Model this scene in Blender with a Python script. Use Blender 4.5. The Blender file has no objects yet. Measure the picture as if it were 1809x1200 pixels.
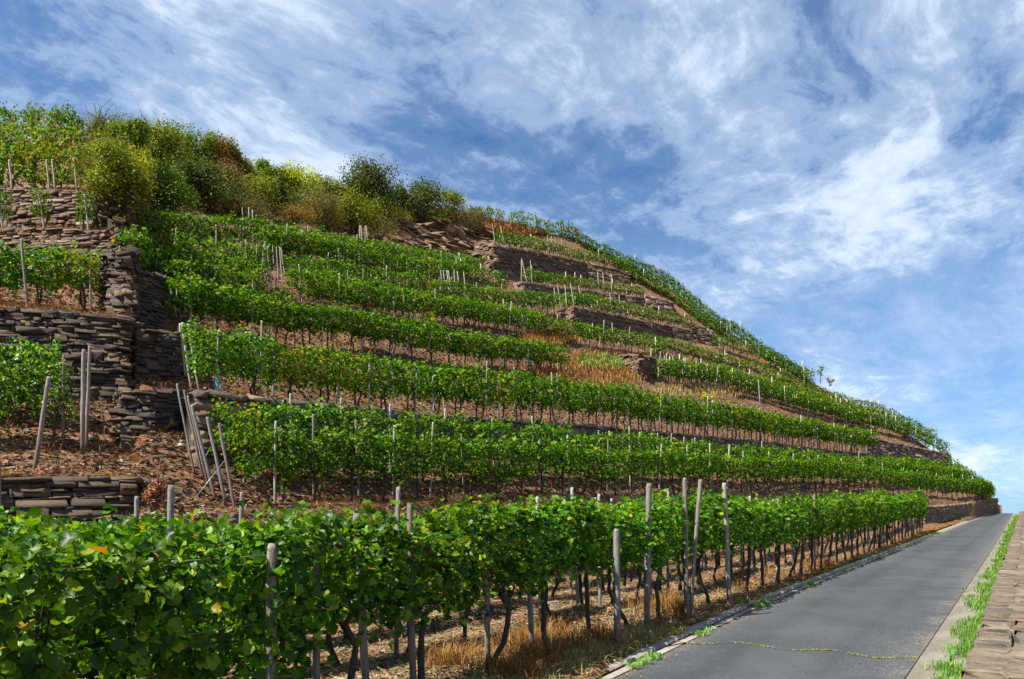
import bpy, math, random
import numpy as np
from mathutils import Matrix, Vector

random.seed(7)
rng = np.random.default_rng(7)
R = math.radians
scene = bpy.context.scene
COL = scene.collection

# ------------------------------------------------------------------ camera
CX, FPX, HY = 904.5, 1206.0, 925.0        # photograph pixels: centre column, focal length, horizon row
CAMZ = 2.0
cam_data = bpy.data.cameras.new('camera')
cam_data.sensor_width = 36.0
cam_data.lens = 24.0
cam_data.shift_y = (HY - 600.0) / 1809.0
cam_data.clip_start = 0.05
cam_data.clip_end = 20000.0
cam = bpy.data.objects.new('camera', cam_data)
cam.location = (0, 0, CAMZ)
cam.rotation_euler = (R(90), 0, 0)
COL.objects.link(cam)
scene.camera = cam

# ------------------------------------------------------------------ sky and sun
SUN_DIR = Vector((-0.52, -0.31, 0.80)).normalized()       # towards the sun
SUN_EL = math.asin(SUN_DIR.z)
SUN_AZ = math.atan2(SUN_DIR.x, SUN_DIR.y)
world = bpy.data.worlds.new('World')
scene.world = world
world.use_nodes = True
wt = world.node_tree
wt.nodes.clear()


class NT:
    """tiny node-tree helper"""
    def __init__(self, tree):
        self.t = tree

    def n(self, kind, **kw):
        nd = self.t.nodes.new(kind)
        ins = kw.pop('ins', None)
        for k, v in kw.items():
            setattr(nd, k, v)
        if ins:
            for k, v in ins.items():
                self.set(nd, k, v)
        return nd

    def set(self, nd, k, v):
        sock = nd.inputs[k]
        if isinstance(v, bpy.types.NodeSocket):
            self.t.links.new(v, sock)
        else:
            sock.default_value = v

    def math(self, op, a, b=0.0, c=0.0, clamp=False):
        nd = self.n('ShaderNodeMath', operation=op, use_clamp=clamp)
        for i, v in enumerate((a, b, c)):
            self.set(nd, i, v)
        return nd.outputs[0]

    def vmath(self, op, a, b=(0, 0, 0), out=0):
        nd = self.n('ShaderNodeVectorMath', operation=op)
        self.set(nd, 0, a)
        self.set(nd, 1, b)
        return nd.outputs[out]

    def ramp(self, fac, stops, interp='LINEAR'):
        nd = self.n('ShaderNodeValToRGB')
        cr = nd.color_ramp
        cr.interpolation = interp
        while len(cr.elements) > 1:
            cr.elements.remove(cr.elements[0])
        for i, (p, c) in enumerate(stops):
            e = cr.elements[0] if i == 0 else cr.elements.new(p)
            e.position = p
            c = c if isinstance(c, (tuple, list)) else (c, c, c)
            e.color = (c[0], c[1], c[2], 1)
        self.set(nd, 0, fac)
        return nd.outputs[0]

    def mix(self, fac, a, b, blend='MIX'):
        nd = self.n('ShaderNodeMix', data_type='RGBA', blend_type=blend)
        self.set(nd, 0, fac)
        for k, v in ((6, a), (7, b)):
            if isinstance(v, tuple) and len(v) == 3:
                v = (*v, 1)
            self.set(nd, k, v)
        return nd.outputs[2]

    def noise(self, vec, scale, detail=4, rough=0.55, dist=0.0, out=0):
        nd = self.n('ShaderNodeTexNoise')
        self.set(nd, 'Scale', scale)
        self.set(nd, 'Detail', detail)
        self.set(nd, 'Roughness', rough)
        self.set(nd, 'Distortion', dist)
        if vec is not None:
            self.set(nd, 'Vector', vec)
        return nd.outputs[out]


def build_world():
    w = NT(wt)
    sky = w.n('ShaderNodeTexSky', sky_type='NISHITA', sun_disc=False)
    sky.sun_elevation = SUN_EL
    sky.sun_rotation = SUN_AZ
    sky.altitude = 300
    sky.air_density = 1.0
    sky.dust_density = 0.25
    sky.ozone_density = 4.0
    skyc = w.mix(1.0, sky.outputs[0], (0.52, 0.84, 1.10), 'MULTIPLY')
    # a thin high cloud layer: the view direction meets a level sheet of cloud
    d = w.n('ShaderNodeTexCoord').outputs['Generated']
    sep = w.n('ShaderNodeSeparateXYZ', ins={0: d})
    zz = w.math('ADD', w.math('MAXIMUM', sep.outputs[2], 0.0), 0.16)
    px = w.math('DIVIDE', sep.outputs[0], zz)
    py = w.math('DIVIDE', sep.outputs[1], zz)
    comb = w.n('ShaderNodeCombineXYZ', ins={0: px, 1: py, 2: 0.0}).outputs[0]
    rot = w.n('ShaderNodeVectorRotate', rotation_type='Z_AXIS', ins={0: comb, 'Angle': R(40)}).outputs[0]
    warp = w.noise(rot, 0.8, 4, 0.55, out=1)
    warp = w.vmath('SCALE', w.vmath('SUBTRACT', warp, (0.5, 0.5, 0.5)))
    warp.node.inputs['Scale'].default_value = 0.55
    p2 = w.vmath('ADD', rot, warp)
    fib = w.noise(w.vmath('MULTIPLY', p2, (2.0, 0.75, 1.0)), 2.1, 10, 0.66, 0.0)
    puff = w.noise(w.vmath('ADD', w.vmath('MULTIPLY', p2, (1.0, 0.7, 1.0)), (4.59, 9.29, 0)), 1.5, 10, 0.64, 0.0)
    big = w.noise(w.vmath('ADD', rot, (0.7, 3.3, 0.0)), 0.62, 2, 0.5)
    rip = w.noise(w.vmath('MULTIPLY', p2, (1.6, 1.5, 1.0)), 9.0, 6, 0.65, 0.0)
    m = w.math('ADD', w.math('MULTIPLY', fib, 0.40), w.math('MULTIPLY', puff, 0.60))
    m = w.math('ADD', m, w.math('MULTIPLY', w.math('SUBTRACT', big, 0.5), 0.50))
    m = w.math('ADD', m, w.math('MULTIPLY', w.math('SUBTRACT', rip, 0.5), 0.20))
    mask = w.ramp(m, [(0.35, 0.03), (0.43, 0.18), (0.505, 0.48), (0.59, 0.82), (0.69, 0.98)], 'EASE')
    # haze of thin cloud gathers low over the horizon
    low = w.ramp(sep.outputs[2], [(0.0, 1.0), (0.14, 0.92), (0.30, 0.62), (0.46, 0.12), (0.55, 0.0)])
    mask = w.math('MAXIMUM', mask, w.math('MULTIPLY', low, w.math('ADD', w.math('MULTIPLY', fib, 0.9), 0.15)))
    mask = w.math('MULTIPLY', mask, w.ramp(w.math('ADD', sep.outputs[2], 0.5), [(0.46, 0.0), (0.5, 1.0)]))
    cloud = w.mix(w.ramp(m, [(0.40, 0.0), (0.72, 1.0)]), (3.6, 5.4, 8.0), (9.3, 9.8, 10.5))
    col = w.mix(mask, skyc, cloud)
    bg = w.n('ShaderNodeBackground', ins={'Color': col, 'Strength': 0.0525})
    out = w.n('ShaderNodeOutputWorld')
    wt.links.new(bg.outputs[0], out.inputs[0])


build_world()
sun_data = bpy.data.lights.new('sun', 'SUN')
sun_data.energy = 5.0
sun_data.angle = R(0.53)
sun_data.color = (1.0, 0.94, 0.84)
sun = bpy.data.objects.new('sun', sun_data)
sun.rotation_euler = (-SUN_DIR).to_track_quat('-Z', 'Y').to_euler()
sun.location = SUN_DIR * 200
COL.objects.link(sun)
vs = scene.view_settings
vs.view_transform = 'Standard'
vs.look = 'None'
vs.exposure = 1.24
vs.gamma = 1.0
vs.use_curve_mapping = False
scene.cycles.max_bounces = 6
scene.cycles.diffuse_bounces = 3
scene.cycles.transmission_bounces = 3
scene.cycles.transparent_max_bounces = 4
scene.cycles.use_denoising = True
scene.cycles.caustics_reflective = False
scene.cycles.caustics_refractive = False


# ------------------------------------------------------------------ materials
def new_mat(name):
    m = bpy.data.materials.new(name)
    m.use_nodes = True
    m.node_tree.nodes.clear()
    return m, NT(m.node_tree)


def finish(m, t, shader, disp=None):
    out = t.n('ShaderNodeOutputMaterial')
    t.t.links.new(shader, out.inputs[0])
    return m


def principled(t, color, rough=0.8, spec=0.3, normal=None):
    b = t.n('ShaderNodeBsdfPrincipled')
    if isinstance(color, tuple) and len(color) == 3:
        color = (*color, 1)
    t.set(b, 'Base Color', color)
    t.set(b, 'Roughness', rough)
    t.set(b, 'Specular IOR Level', spec)
    if normal is not None:
        t.set(b, 'Normal', normal)
    return b.outputs[0]


def bump(t, height, strength=0.5, dist=0.02):
    nd = t.n('ShaderNodeBump')
    t.set(nd, 'Strength', strength)
    t.set(nd, 'Distance', dist)
    t.set(nd, 'Height', height)
    return nd.outputs[0]


def leaf_material(name, stops, trans=0.35, rough=0.42, spec=0.45, tint=(0.9, 1.25, 0.35), objvar=0.25):
    m, t = new_mat(name)
    g = t.n('ShaderNodeNewGeometry')
    col = t.ramp(g.outputs['Random Per Island'], stops)
    oi = t.n('ShaderNodeObjectInfo').outputs['Random']
    hs = t.n('ShaderNodeHueSaturation')
    t.set(hs, 'Hue', t.math('ADD', 0.5 - 0.012, t.math('MULTIPLY', oi, 0.024)))
    t.set(hs, 'Value', t.math('ADD', 1.0 - objvar / 2, t.math('MULTIPLY', oi, objvar)))
    t.set(hs, 'Color', col)
    col = hs.outputs[0]
    # undersides of leaves are paler and matter
    under = t.mix(0.22, col, (0.11, 0.19, 0.045))
    c2 = t.mix(g.outputs['Backfacing'], col, under)
    b = t.n('ShaderNodeBsdfPrincipled')
    t.set(b, 'Base Color', c2)
    t.set(b, 'Roughness', rough)
    t.set(b, 'Specular IOR Level', spec)
    tr = t.n('ShaderNodeBsdfTranslucent')
    t.set(tr, 'Color', t.mix(1.0, col, tint, 'MULTIPLY'))
    mx = t.n('ShaderNodeMixShader')
    t.set(mx, 0, trans)
    t.t.links.new(b.outputs[0], mx.inputs[1])
    t.t.links.new(tr.outputs[0], mx.inputs[2])
    return finish(m, t, mx.outputs[0])


M = {}
GREEN = [(0.0, (0.0120, 0.0516, 0.0017)), (0.32, (0.0327, 0.1049, 0.0026)), (0.60, (0.0688, 0.1720, 0.0034)),
         (0.88, (0.1419, 0.2752, 0.0052)), (0.975, (0.2150, 0.3010, 0.0086)), (0.993, (0.3440, 0.2752, 0.0258)), (1.0, (0.2408, 0.0602, 0.0172))]
M['vine'] = leaf_material('vine_leaf', GREEN, 0.38, 0.42, 0.22, tint=(1.7, 1.6, 0.35))
M['vine_far'] = leaf_material('vine_leaf_far', GREEN, 0.36, 0.55, 0.12, tint=(1.6, 1.5, 0.35))
M['vine_yellow'] = leaf_material('vine_leaf_turning', [
    (0.0, (0.035, 0.11, 0.005)), (0.45, (0.085, 0.19, 0.008)), (0.75, (0.18, 0.27, 0.012)),
    (0.90, (0.33, 0.29, 0.02)), (0.97, (0.40, 0.19, 0.03)), (1.0, (0.32, 0.09, 0.02))], 0.35, 0.6, 0.08, tint=(1.4, 1.3, 0.3))
M['shrub_olive'] = leaf_material('shrub_leaf_olive', [(0, (0.116, 0.128, 0.010)), (0.5, (0.183, 0.189, 0.012)), (0.9, (0.268, 0.256, 0.018)), (1, (0.329, 0.220, 0.037))], 0.3, 0.6, 0.1)
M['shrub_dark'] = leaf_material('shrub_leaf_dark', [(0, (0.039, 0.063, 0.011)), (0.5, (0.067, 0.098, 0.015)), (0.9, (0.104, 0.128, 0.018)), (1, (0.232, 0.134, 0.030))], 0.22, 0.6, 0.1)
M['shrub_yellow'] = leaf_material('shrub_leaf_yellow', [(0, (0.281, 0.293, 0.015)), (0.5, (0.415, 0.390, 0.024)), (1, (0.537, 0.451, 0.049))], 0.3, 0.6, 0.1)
M['shrub_rust'] = leaf_material('shrub_leaf_rust', [(0, (0.183, 0.122, 0.022)), (0.4, (0.244, 0.146, 0.030)), (0.7, (0.317, 0.128, 0.032)), (0.92, (0.378, 0.152, 0.037)), (1, (0.244, 0.244, 0.024))], 0.28, 0.65, 0.1)
M['shrub_brown'] = leaf_material('shrub_leaf_brown', [(0, (0.134, 0.088, 0.034)), (0.5, (0.189, 0.128, 0.046)), (0.9, (0.256, 0.159, 0.059)), (1, (0.207, 0.183, 0.024))], 0.22, 0.7, 0.1)
M['shrub_green'] = leaf_material('shrub_leaf_green', [(0, (0.091, 0.140, 0.012)), (0.5, (0.140, 0.201, 0.017)), (0.9, (0.207, 0.262, 0.022)), (1, (0.342, 0.268, 0.037))], 0.3, 0.55, 0.12)
M['straw'] = leaf_material('dry_straw', [(0, (0.11, 0.072, 0.042)), (0.4, (0.20, 0.135, 0.078)), (0.75, (0.32, 0.245, 0.155)), (1, (0.44, 0.37, 0.26))], 0.15, 0.75, 0.15, tint=(1, 0.9, 0.6))
M['dry_grass'] = leaf_material('dry_grass', [(0, (0.15, 0.055, 0.016)), (0.4, (0.28, 0.110, 0.028)), (0.75, (0.38, 0.175, 0.050)), (1, (0.46, 0.29, 0.11))], 0.25, 0.75, 0.15, tint=(1, 0.85, 0.5))
M['pale_grass'] = leaf_material('pale_grass', [(0, (0.26, 0.16, 0.055)), (0.5, (0.40, 0.29, 0.12)), (0.9, (0.50, 0.40, 0.19)), (1, (0.30, 0.30, 0.06))], 0.25, 0.75, 0.15, tint=(1, 0.9, 0.55))
M['litter'] = leaf_material('fallen_leaf', [(0, (0.16, 0.045, 0.025)), (0.35, (0.27, 0.09, 0.04)), (0.65, (0.36, 0.17, 0.07)), (0.85, (0.30, 0.055, 0.045)), (1, (0.45, 0.30, 0.14))], 0.1, 0.75, 0.2, tint=(1, 0.8, 0.6))
M['weed'] = leaf_material('green_weed', [(0, (0.05, 0.15, 0.02)), (0.5, (0.11, 0.27, 0.03)), (0.9, (0.20, 0.38, 0.05)), (1, (0.36, 0.38, 0.08))], 0.3, 0.5, 0.35, tint=(1.4, 1.4, 0.5))
M['moss'] = leaf_material('seam_moss', [(0, (0.12, 0.13, 0.03)), (0.5, (0.24, 0.25, 0.05)), (1, (0.36, 0.32, 0.09))], 0.15, 0.8, 0.15)
M['slate_chip'] = leaf_material('slate_chip', [(0, (0.09, 0.085, 0.08)), (0.5, (0.17, 0.15, 0.13)), (0.85, (0.26, 0.22, 0.18)), (1, (0.34, 0.30, 0.26))], 0.0, 0.7, 0.3, tint=(1, 1, 1))


def mk_soil():
    m, t = new_mat('hillside_soil')
    co = t.n('ShaderNodeTexCoord').outputs['Object']
    a = t.noise(co, 0.35, 5, 0.6)
    b = t.noise(co, 2.2, 6, 0.65)
    c = t.noise(co, 14.0, 6, 0.7)
    col = t.ramp(a, [(0.30, (0.075, 0.055, 0.042)), (0.45, (0.135, 0.080, 0.048)), (0.58, (0.215, 0.105, 0.048)), (0.72, (0.155, 0.125, 0.098))])
    col = t.mix(t.ramp(b, [(0.45, 0.0), (0.64, 0.75)]), col, (0.26, 0.082, 0.034))
    col = t.mix(t.ramp(t.noise(co, 3.7, 5, 0.7), [(0.5, 0.0), (0.66, 0.8)]), col, (0.36, 0.27, 0.17))
    col = t.mix(t.ramp(c, [(0.35, 0.7), (0.6, 0.0)]), col, (0.07, 0.05, 0.035))
    h = t.math('ADD', t.math('MULTIPLY', c, 1.0), t.math('MULTIPLY', t.noise(co, 45, 4, 0.7), 0.5))
    return finish(m, t, principled(t, col, 0.92, 0.15, bump(t, h, 0.9, 0.06)))


def mk_asphalt():
    m, t = new_mat('asphalt')
    co = t.n('ShaderNodeTexCoord').outputs['Object']
    a = t.noise(co, 0.5, 4, 0.6)
    sp = t.noise(co, 160.0, 3, 0.8)
    v = t.n('ShaderNodeTexVoronoi', feature='F1', ins={'Vector': co, 'Scale': 55.0, 'Randomness': 1.0})
    agg = t.ramp(v.outputs['Color'], [(0.0, 0.62), (0.8, 1.0), (0.93, 1.25), (1.0, 2.4)])
    col = t.ramp(a, [(0.3, (0.044, 0.050, 0.056)), (0.7, (0.066, 0.072, 0.077))])
    col = t.mix(1.0, col, agg, 'MULTIPLY')
    col = t.mix(1.0, col, t.ramp(sp, [(0.3, 0.65), (0.7, 1.35)]), 'MULTIPLY')
    # pale worn aggregate where few wheels run, and dusty streaks
    uv = t.n('ShaderNodeUVMap').outputs[0]
    s = t.n('ShaderNodeSeparateXYZ', ins={0: uv})
    worn = t.ramp(s.outputs[1], [(0.0, 0.55), (0.16, 0.18), (0.45, 0.0), (0.85, 0.0), (1.0, 0.35)])
    worn = t.math('MULTIPLY', worn, t.ramp(t.noise(co, 1.3, 5, 0.7), [(0.4, 0.1), (0.65, 1.0)]))
    col = t.mix(t.math('MULTIPLY', worn, t.ramp(t.noise(co, 38, 3, 0.7), [(0.48, 0.0), (0.6, 1.0)])), col, (0.36, 0.34, 0.30))
    stain = t.ramp(t.noise(co, 0.8, 7, 0.7), [(0.5, 0.0), (0.75, 0.6)])
    col = t.mix(stain, col, (0.028, 0.030, 0.033))
    col = t.mix(t.ramp(t.noise(t.vmath('MULTIPLY', co, (0.5, 0.5, 1)), 0.9, 4, 0.6), [(0.52, 0.0), (0.60, 0.35)]), col, (0.074, 0.079, 0.082))
    track = t.ramp(s.outputs[1], [(0.0, 1.0), (0.20, 1.0), (0.30, 0.84), (0.40, 1.02), (0.62, 1.02), (0.72, 0.84), (0.82, 1.0), (1.0, 1.05)])
    col = t.mix(1.0, col, track, 'MULTIPLY')
    dusty = t.math('MULTIPLY', t.ramp(s.outputs[1], [(0.0, 0.5), (0.10, 0.0), (0.93, 0.0), (1.0, 0.6)]), t.ramp(t.noise(co, 3.0, 6, 0.7), [(0.4, 0.0), (0.65, 1.0)]))
    col = t.mix(dusty, col, (0.17, 0.14, 0.11))
    nrm = bump(t, t.math('ADD', v.outputs['Distance'], t.math('MULTIPLY', sp, 0.5)), 0.5, 0.008)
    return finish(m, t, principled(t, col, 0.82, 0.25, nrm))


def mk_concrete(name, base=(0.20, 0.182, 0.150), dark=(0.12, 0.105, 0.082)):
    m, t = new_mat(name)
    co = t.n('ShaderNodeTexCoord').outputs['Object']
    a = t.noise(co, 1.4, 6, 0.65)
    b = t.noise(co, 26, 5, 0.7)
    col = t.mix(t.ramp(a, [(0.38, 0.0), (0.66, 0.9)]), base, dark)
    col = t.mix(t.ramp(b, [(0.52, 0.0), (0.7, 0.6)]), col, (0.33, 0.30, 0.255))
    col = t.mix(t.ramp(t.noise(co, 70, 3, 0.7), [(0.3, 0.6), (0.5, 0.0)]), col, (0.12, 0.10, 0.08))
    return finish(m, t, principled(t, col, 0.9, 0.2, bump(t, t.math('ADD', b, a), 0.5, 0.012)))


def mk_stone(name, stops, moss=0.0, dirt=1.0):
    m, t = new_mat(name)
    oi = t.n('ShaderNodeObjectInfo').outputs['Random']
    isl = t.n('ShaderNodeNewGeometry').outputs['Random Per Island']
    rnd = t.math('FRACT', t.math('ADD', oi, t.math('MULTIPLY', isl, 3.7)))
    geo = t.n('ShaderNodeNewGeometry').outputs['Position']
    col = t.ramp(rnd, stops)
    n1 = t.noise(geo, 5.0, 6, 0.7)
    n2 = t.noise(t.vmath('MULTIPLY', geo, (1, 1, 4)), 16.0, 5, 0.7)
    col = t.mix(t.ramp(n1, [(0.35, 0.6), (0.62, 0.0)]), col, (0.055, 0.045, 0.040))
    col = t.mix(t.ramp(n2, [(0.52, 0.0), (0.72, 0.5 * dirt)]), col, (0.34 * dirt, 0.26 * dirt, 0.19 * dirt))
    if moss:
        col = t.mix(t.ramp(t.noise(geo, 2.3, 5, 0.7), [(0.5, 0.0), (0.7, moss)]), col, (0.10, 0.12, 0.04))
    return finish(m, t, principled(t, col, 0.85, 0.25, bump(t, t.math('ADD', n1, n2), 0.7, 0.03)))


def mk_wood(name, stops, streak=(0.05, 0.045, 0.04)):
    m, t = new_mat(name)
    oi = t.n('ShaderNodeObjectInfo').outputs['Random']
    co = t.n('ShaderNodeTexCoord').outputs['Object']
    col = t.ramp(oi, stops)
    g = t.noise(t.vmath('MULTIPLY', co, (9, 9, 0.9)), 6.0, 6, 0.7)
    col = t.mix(t.ramp(g, [(0.35, 0.75), (0.58, 0.0)]), col, streak)
    # foot of a post keeps its old brown impregnation
    s = t.n('ShaderNodeSeparateXYZ', ins={0: co}).outputs[2]
    foot = t.ramp(t.math('ADD', s, t.math('MULTIPLY', t.noise(co, 3, 3, 0.6), 0.5)), [(0.35, 0.75), (0.95, 0.0)])
    col = t.mix(foot, col, (0.11, 0.055, 0.040))
    return finish(m, t, principled(t, col, 0.85, 0.2, bump(t, g, 0.8, 0.012)))


def mk_bark():
    m, t = new_mat('vine_bark')
    co = t.n('ShaderNodeTexCoord').outputs['Object']
    g = t.noise(t.vmath('MULTIPLY', co, (14, 14, 2)), 5.0, 6, 0.75)
    col = t.ramp(g, [(0.3, (0.020, 0.016, 0.013)), (0.55, (0.075, 0.060, 0.048)), (0.75, (0.17, 0.145, 0.12))])
    return finish(m, t, principled(t, col, 0.95, 0.1, bump(t, g, 1.0, 0.02)))


M['soil'] = mk_soil()
M['asphalt'] = mk_asphalt()
M['concrete'] = mk_concrete('gutter_concrete')
M['kerb'] = mk_concrete('kerb_concrete', (0.30, 0.275, 0.235), (0.19, 0.17, 0.14))
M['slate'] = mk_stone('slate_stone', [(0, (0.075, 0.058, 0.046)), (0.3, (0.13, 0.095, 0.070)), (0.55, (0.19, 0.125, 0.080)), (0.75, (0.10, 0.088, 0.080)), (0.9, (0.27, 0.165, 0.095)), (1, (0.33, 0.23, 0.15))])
M['shaded_dark_slate'] = mk_stone('shaded_dark_slate_stone', [(0, (0.0295, 0.0213, 0.0156)), (0.3, (0.0590, 0.0402, 0.0271)), (0.55, (0.0886, 0.0574, 0.0353)), (0.75, (0.0451, 0.0361, 0.0303)), (0.90, (0.1394, 0.0886, 0.0508)), (1, (0.1968, 0.1394, 0.0861))], dirt=0.6)  # weathered slate, darkened further: the walls' shade is partly put into the colour
M['red_slate'] = mk_stone('red_slate_stone', [(0, (0.0630, 0.0378, 0.0234)), (0.35, (0.1125, 0.0648, 0.0360)), (0.6, (0.1530, 0.0900, 0.0486)), (0.8, (0.0720, 0.0558, 0.0432)), (0.93, (0.2160, 0.1350, 0.0792)), (1, (0.2700, 0.2115, 0.1485))])
M['sand_stone'] = mk_stone('coping_stone', [(0, (0.11, 0.090, 0.066)), (0.4, (0.17, 0.132, 0.092)), (0.7, (0.13, 0.098, 0.070)), (1, (0.22, 0.18, 0.13))], 0.4)
M['rock'] = mk_stone('rock_face', [(0, (0.13, 0.086, 0.050)), (0.4, (0.22, 0.140, 0.078)), (0.75, (0.29, 0.19, 0.105)), (1, (0.17, 0.12, 0.08))])
M['core'] = mk_stone('wall_core', [(0, (0.05, 0.042, 0.036)), (1, (0.07, 0.058, 0.048))])
M['post'] = mk_wood('weathered_post', [(0, (0.21, 0.19, 0.17)), (0.5, (0.29, 0.26, 0.23)), (1, (0.20, 0.155, 0.125))])
M['stake'] = mk_wood('bleached_stake', [(0, (0.36, 0.34, 0.29)), (0.5, (0.47, 0.44, 0.38)), (1, (0.30, 0.26, 0.22))], (0.18, 0.16, 0.13))
M['bark'] = mk_bark()


def mk_plain(name, col, rough=0.5, spec=0.4, metal=0.0):
    m, t = new_mat(name)
    co = t.n('ShaderNodeTexCoord').outputs['Object']
    c = t.mix(t.noise(co, 8, 4, 0.6), tuple(x * 0.8 for x in col), tuple(min(1, x * 1.15) for x in col))
    b = t.n('ShaderNodeBsdfPrincipled')
    t.set(b, 'Base Color', c)
    t.set(b, 'Roughness', rough)
    t.set(b, 'Metallic', metal)
    return finish(m, t, b.outputs[0])


M['wire'] = mk_plain('galvanised_wire', (0.42, 0.43, 0.44), 0.45, 0.5, 0.7)
M['tube'] = mk_plain('turquoise_plastic', (0.10, 0.24, 0.27), 0.5)
M['blue'] = mk_plain('blue_plastic', (0.03, 0.12, 0.42), 0.4)
M['grape'] = mk_plain('grape_skin', (0.025, 0.020, 0.05), 0.35)


# ------------------------------------------------------------------ mesh helpers
def mesh_np(name, verts, tris=None, quads=None, mat=None, mats=None, tri_mat=None, smooth=False, uv=None):
    me = bpy.data.meshes.new(name)
    v = np.asarray(verts, dtype=np.float32).reshape(-1, 3)
    t = np.zeros((0, 3), np.int32) if tris is None or len(tris) == 0 else np.asarray(tris, np.int32).reshape(-1, 3)
    q = np.zeros((0, 4), np.int32) if quads is None or len(quads) == 0 else np.asarray(quads, np.int32).reshape(-1, 4)
    nl = t.size + q.size
    npoly = len(t) + len(q)
    me.vertices.add(len(v))
    me.vertices.foreach_set('co', v.ravel())
    me.loops.add(nl)
    me.loops.foreach_set('vertex_index', np.concatenate([t.ravel(), q.ravel()]).astype(np.int32))
    me.polygons.add(npoly)
    starts = np.concatenate([np.arange(len(t)) * 3, t.size + np.arange(len(q)) * 4]).astype(np.int32)
    me.polygons.foreach_set('loop_start', starts)
    if mats:
        for mm in mats:
            me.materials.append(mm)
        if tri_mat is not None:
            me.polygons.foreach_set('material_index', np.asarray(tri_mat, np.int32))
    elif mat:
        me.materials.append(mat)
    if smooth:
        me.polygons.foreach_set('use_smooth', np.ones(npoly, bool))
    if uv is not None:
        ul = me.uv_layers.new(name='UVMap')
        idx = np.concatenate([t.ravel(), q.ravel()])
        ul.data.foreach_set('uv', np.asarray(uv, np.float32)[idx].ravel())
    me.update(calc_edges=True)
    me.validate()
    return me


def link(name, data, parent=None, loc=None, rot=None, matrix=None, **props):
    o = bpy.data.objects.new(name, data)
    COL.objects.link(o)
    if parent is not None:
        o.parent = parent
    if matrix is not None:
        o.matrix_local = matrix
    else:
        if loc is not None:
            o.location = loc
        if rot is not None:
            o.rotation_euler = rot
    for k, v in props.items():
        if v is not None:
            o[k] = v
    return o


def thing(name, loc, label, cat, group=None, rot=None):
    return link(name, None, loc=loc, rot=rot, label=label, category=cat, group=group)


def normed(a):
    return a / np.maximum(np.linalg.norm(a, axis=-1, keepdims=True), 1e-9)


def leaf_template(kind):
    """leaf outline in (side, tip, normal) units, tip towards +tip"""
    if kind == 'lobed':
        ang = np.radians([-90, -68, -40, -14, 6, 24, 42, 60, 76, 90, 104, 120, 138, 156, 174, 194, 220, 248])
        rad = np.array([0.14, 0.44, 0.52, 0.50, 0.54, 0.53, 0.47, 0.52, 0.57, 0.63, 0.57, 0.52, 0.47, 0.53, 0.54, 0.50, 0.52, 0.44])
        x, y = rad * np.cos(ang), rad * np.sin(ang)
        z = 0.38 * np.abs(x) - 0.45 * np.maximum(y, 0) ** 2 + 0.06 * np.sin(ang * 5)
        v = np.vstack([[0, 0, 0], np.c_[x, y, z]])
        n = len(ang)
        f = [[0, 1 + i, 1 + (i + 1) % n] for i in range(n)]
        return v, np.array(f)
    if kind == 'penta':
        ang = np.radians([-90, -20, 30, 90, 150, 200])
        rad = np.array([0.18, 0.50, 0.44, 0.62, 0.44, 0.50])
        x, y = rad * np.cos(ang), rad * np.sin(ang)
        z = 0.25 * np.abs(x) - 0.25 * np.maximum(y, 0) ** 2
        v = np.c_[x, y, z]
        return v, np.array([[0, 1, 2], [0, 2, 3], [0, 3, 4], [0, 4, 5]])
    if kind == 'kite':
        v = np.array([[0, -0.45, 0], [0.48, 0.05, 0.12], [0, 0.58, -0.08], [-0.48, 0.05, 0.12]])
        return v, np.array([[0, 1, 2], [0, 2, 3]])
    if kind == 'slim':
        v = np.array([[0, -0.5, 0], [0.2, 0.0, 0.05], [0, 0.55, -0.06], [-0.2, 0.0, 0.05]])
        return v, np.array([[0, 1, 2], [0, 2, 3]])


def leaf_arrays(pts, nrm, size, kind, tipdown=0.6):
    n = len(pts)
    nrm = normed(nrm)
    tip = rng.normal(0, 0.6, (n, 3))
    tip[:, 2] -= tipdown
    tip = tip - nrm * np.sum(tip * nrm, 1, keepdims=True)
    tip = normed(tip)
    side = np.cross(tip, nrm)
    tv, tf = leaf_template(kind)
    s = np.asarray(size).reshape(-1, 1, 1)
    V = pts[:, None, :] + s * (tv[None, :, 0:1] * side[:, None, :] + tv[None, :, 1:2] * tip[:, None, :] + tv[None, :, 2:3] * nrm[:, None, :])
    F = tf[None] + (np.arange(n) * len(tv))[:, None, None]
    return V.reshape(-1, 3), F.reshape(-1, 3)


def tube(path, radii, sides=6, cap=True):
    """swept tube along a path"""
    p = np.asarray(path, float)
    k = len(p)
    tan = np.zeros_like(p)
    tan[1:-1] = p[2:] - p[:-2]
    tan[0] = p[1] - p[0]
    tan[-1] = p[-1] - p[-2]
    tan = normed(tan)
    ref = np.array([0.0, 0, 1]) if abs(tan[0, 2]) < 0.8 else np.array([1.0, 0, 0])
    V = []
    a = np.linspace(0, 2 * np.pi, sides, endpoint=False)
    for i in range(k):
        u = np.cross(tan[i], ref)
        u /= np.linalg.norm(u)
        w = np.cross(tan[i], u)
        V.append(p[i] + radii[i] * (np.cos(a)[:, None] * u + np.sin(a)[:, None] * w))
    V = np.vstack(V)
    F = []
    for i in range(k - 1):
        for j in range(sides):
            a0, a1 = i * sides + j, i * sides + (j + 1) % sides
            b0, b1 = a0 + sides, a1 + sides
            F += [[a0, a1, b1], [a0, b1, b0]]
    if cap:
        for base, sgn in ((0, -1), ((k - 1) * sides, 1)):
            for j in range(1, sides - 1):
                F.append([base, base + j, base + j + 1] if sgn > 0 else [base, base + j + 1, base + j])
    return V, np.array(F)


def merge(parts):
    V, F, off = [], [], 0
    for v, f in parts:
        V.append(v)
        F.append(np.asarray(f) + off)
        off += len(v)
    return np.vstack(V), np.vstack(F)


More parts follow.
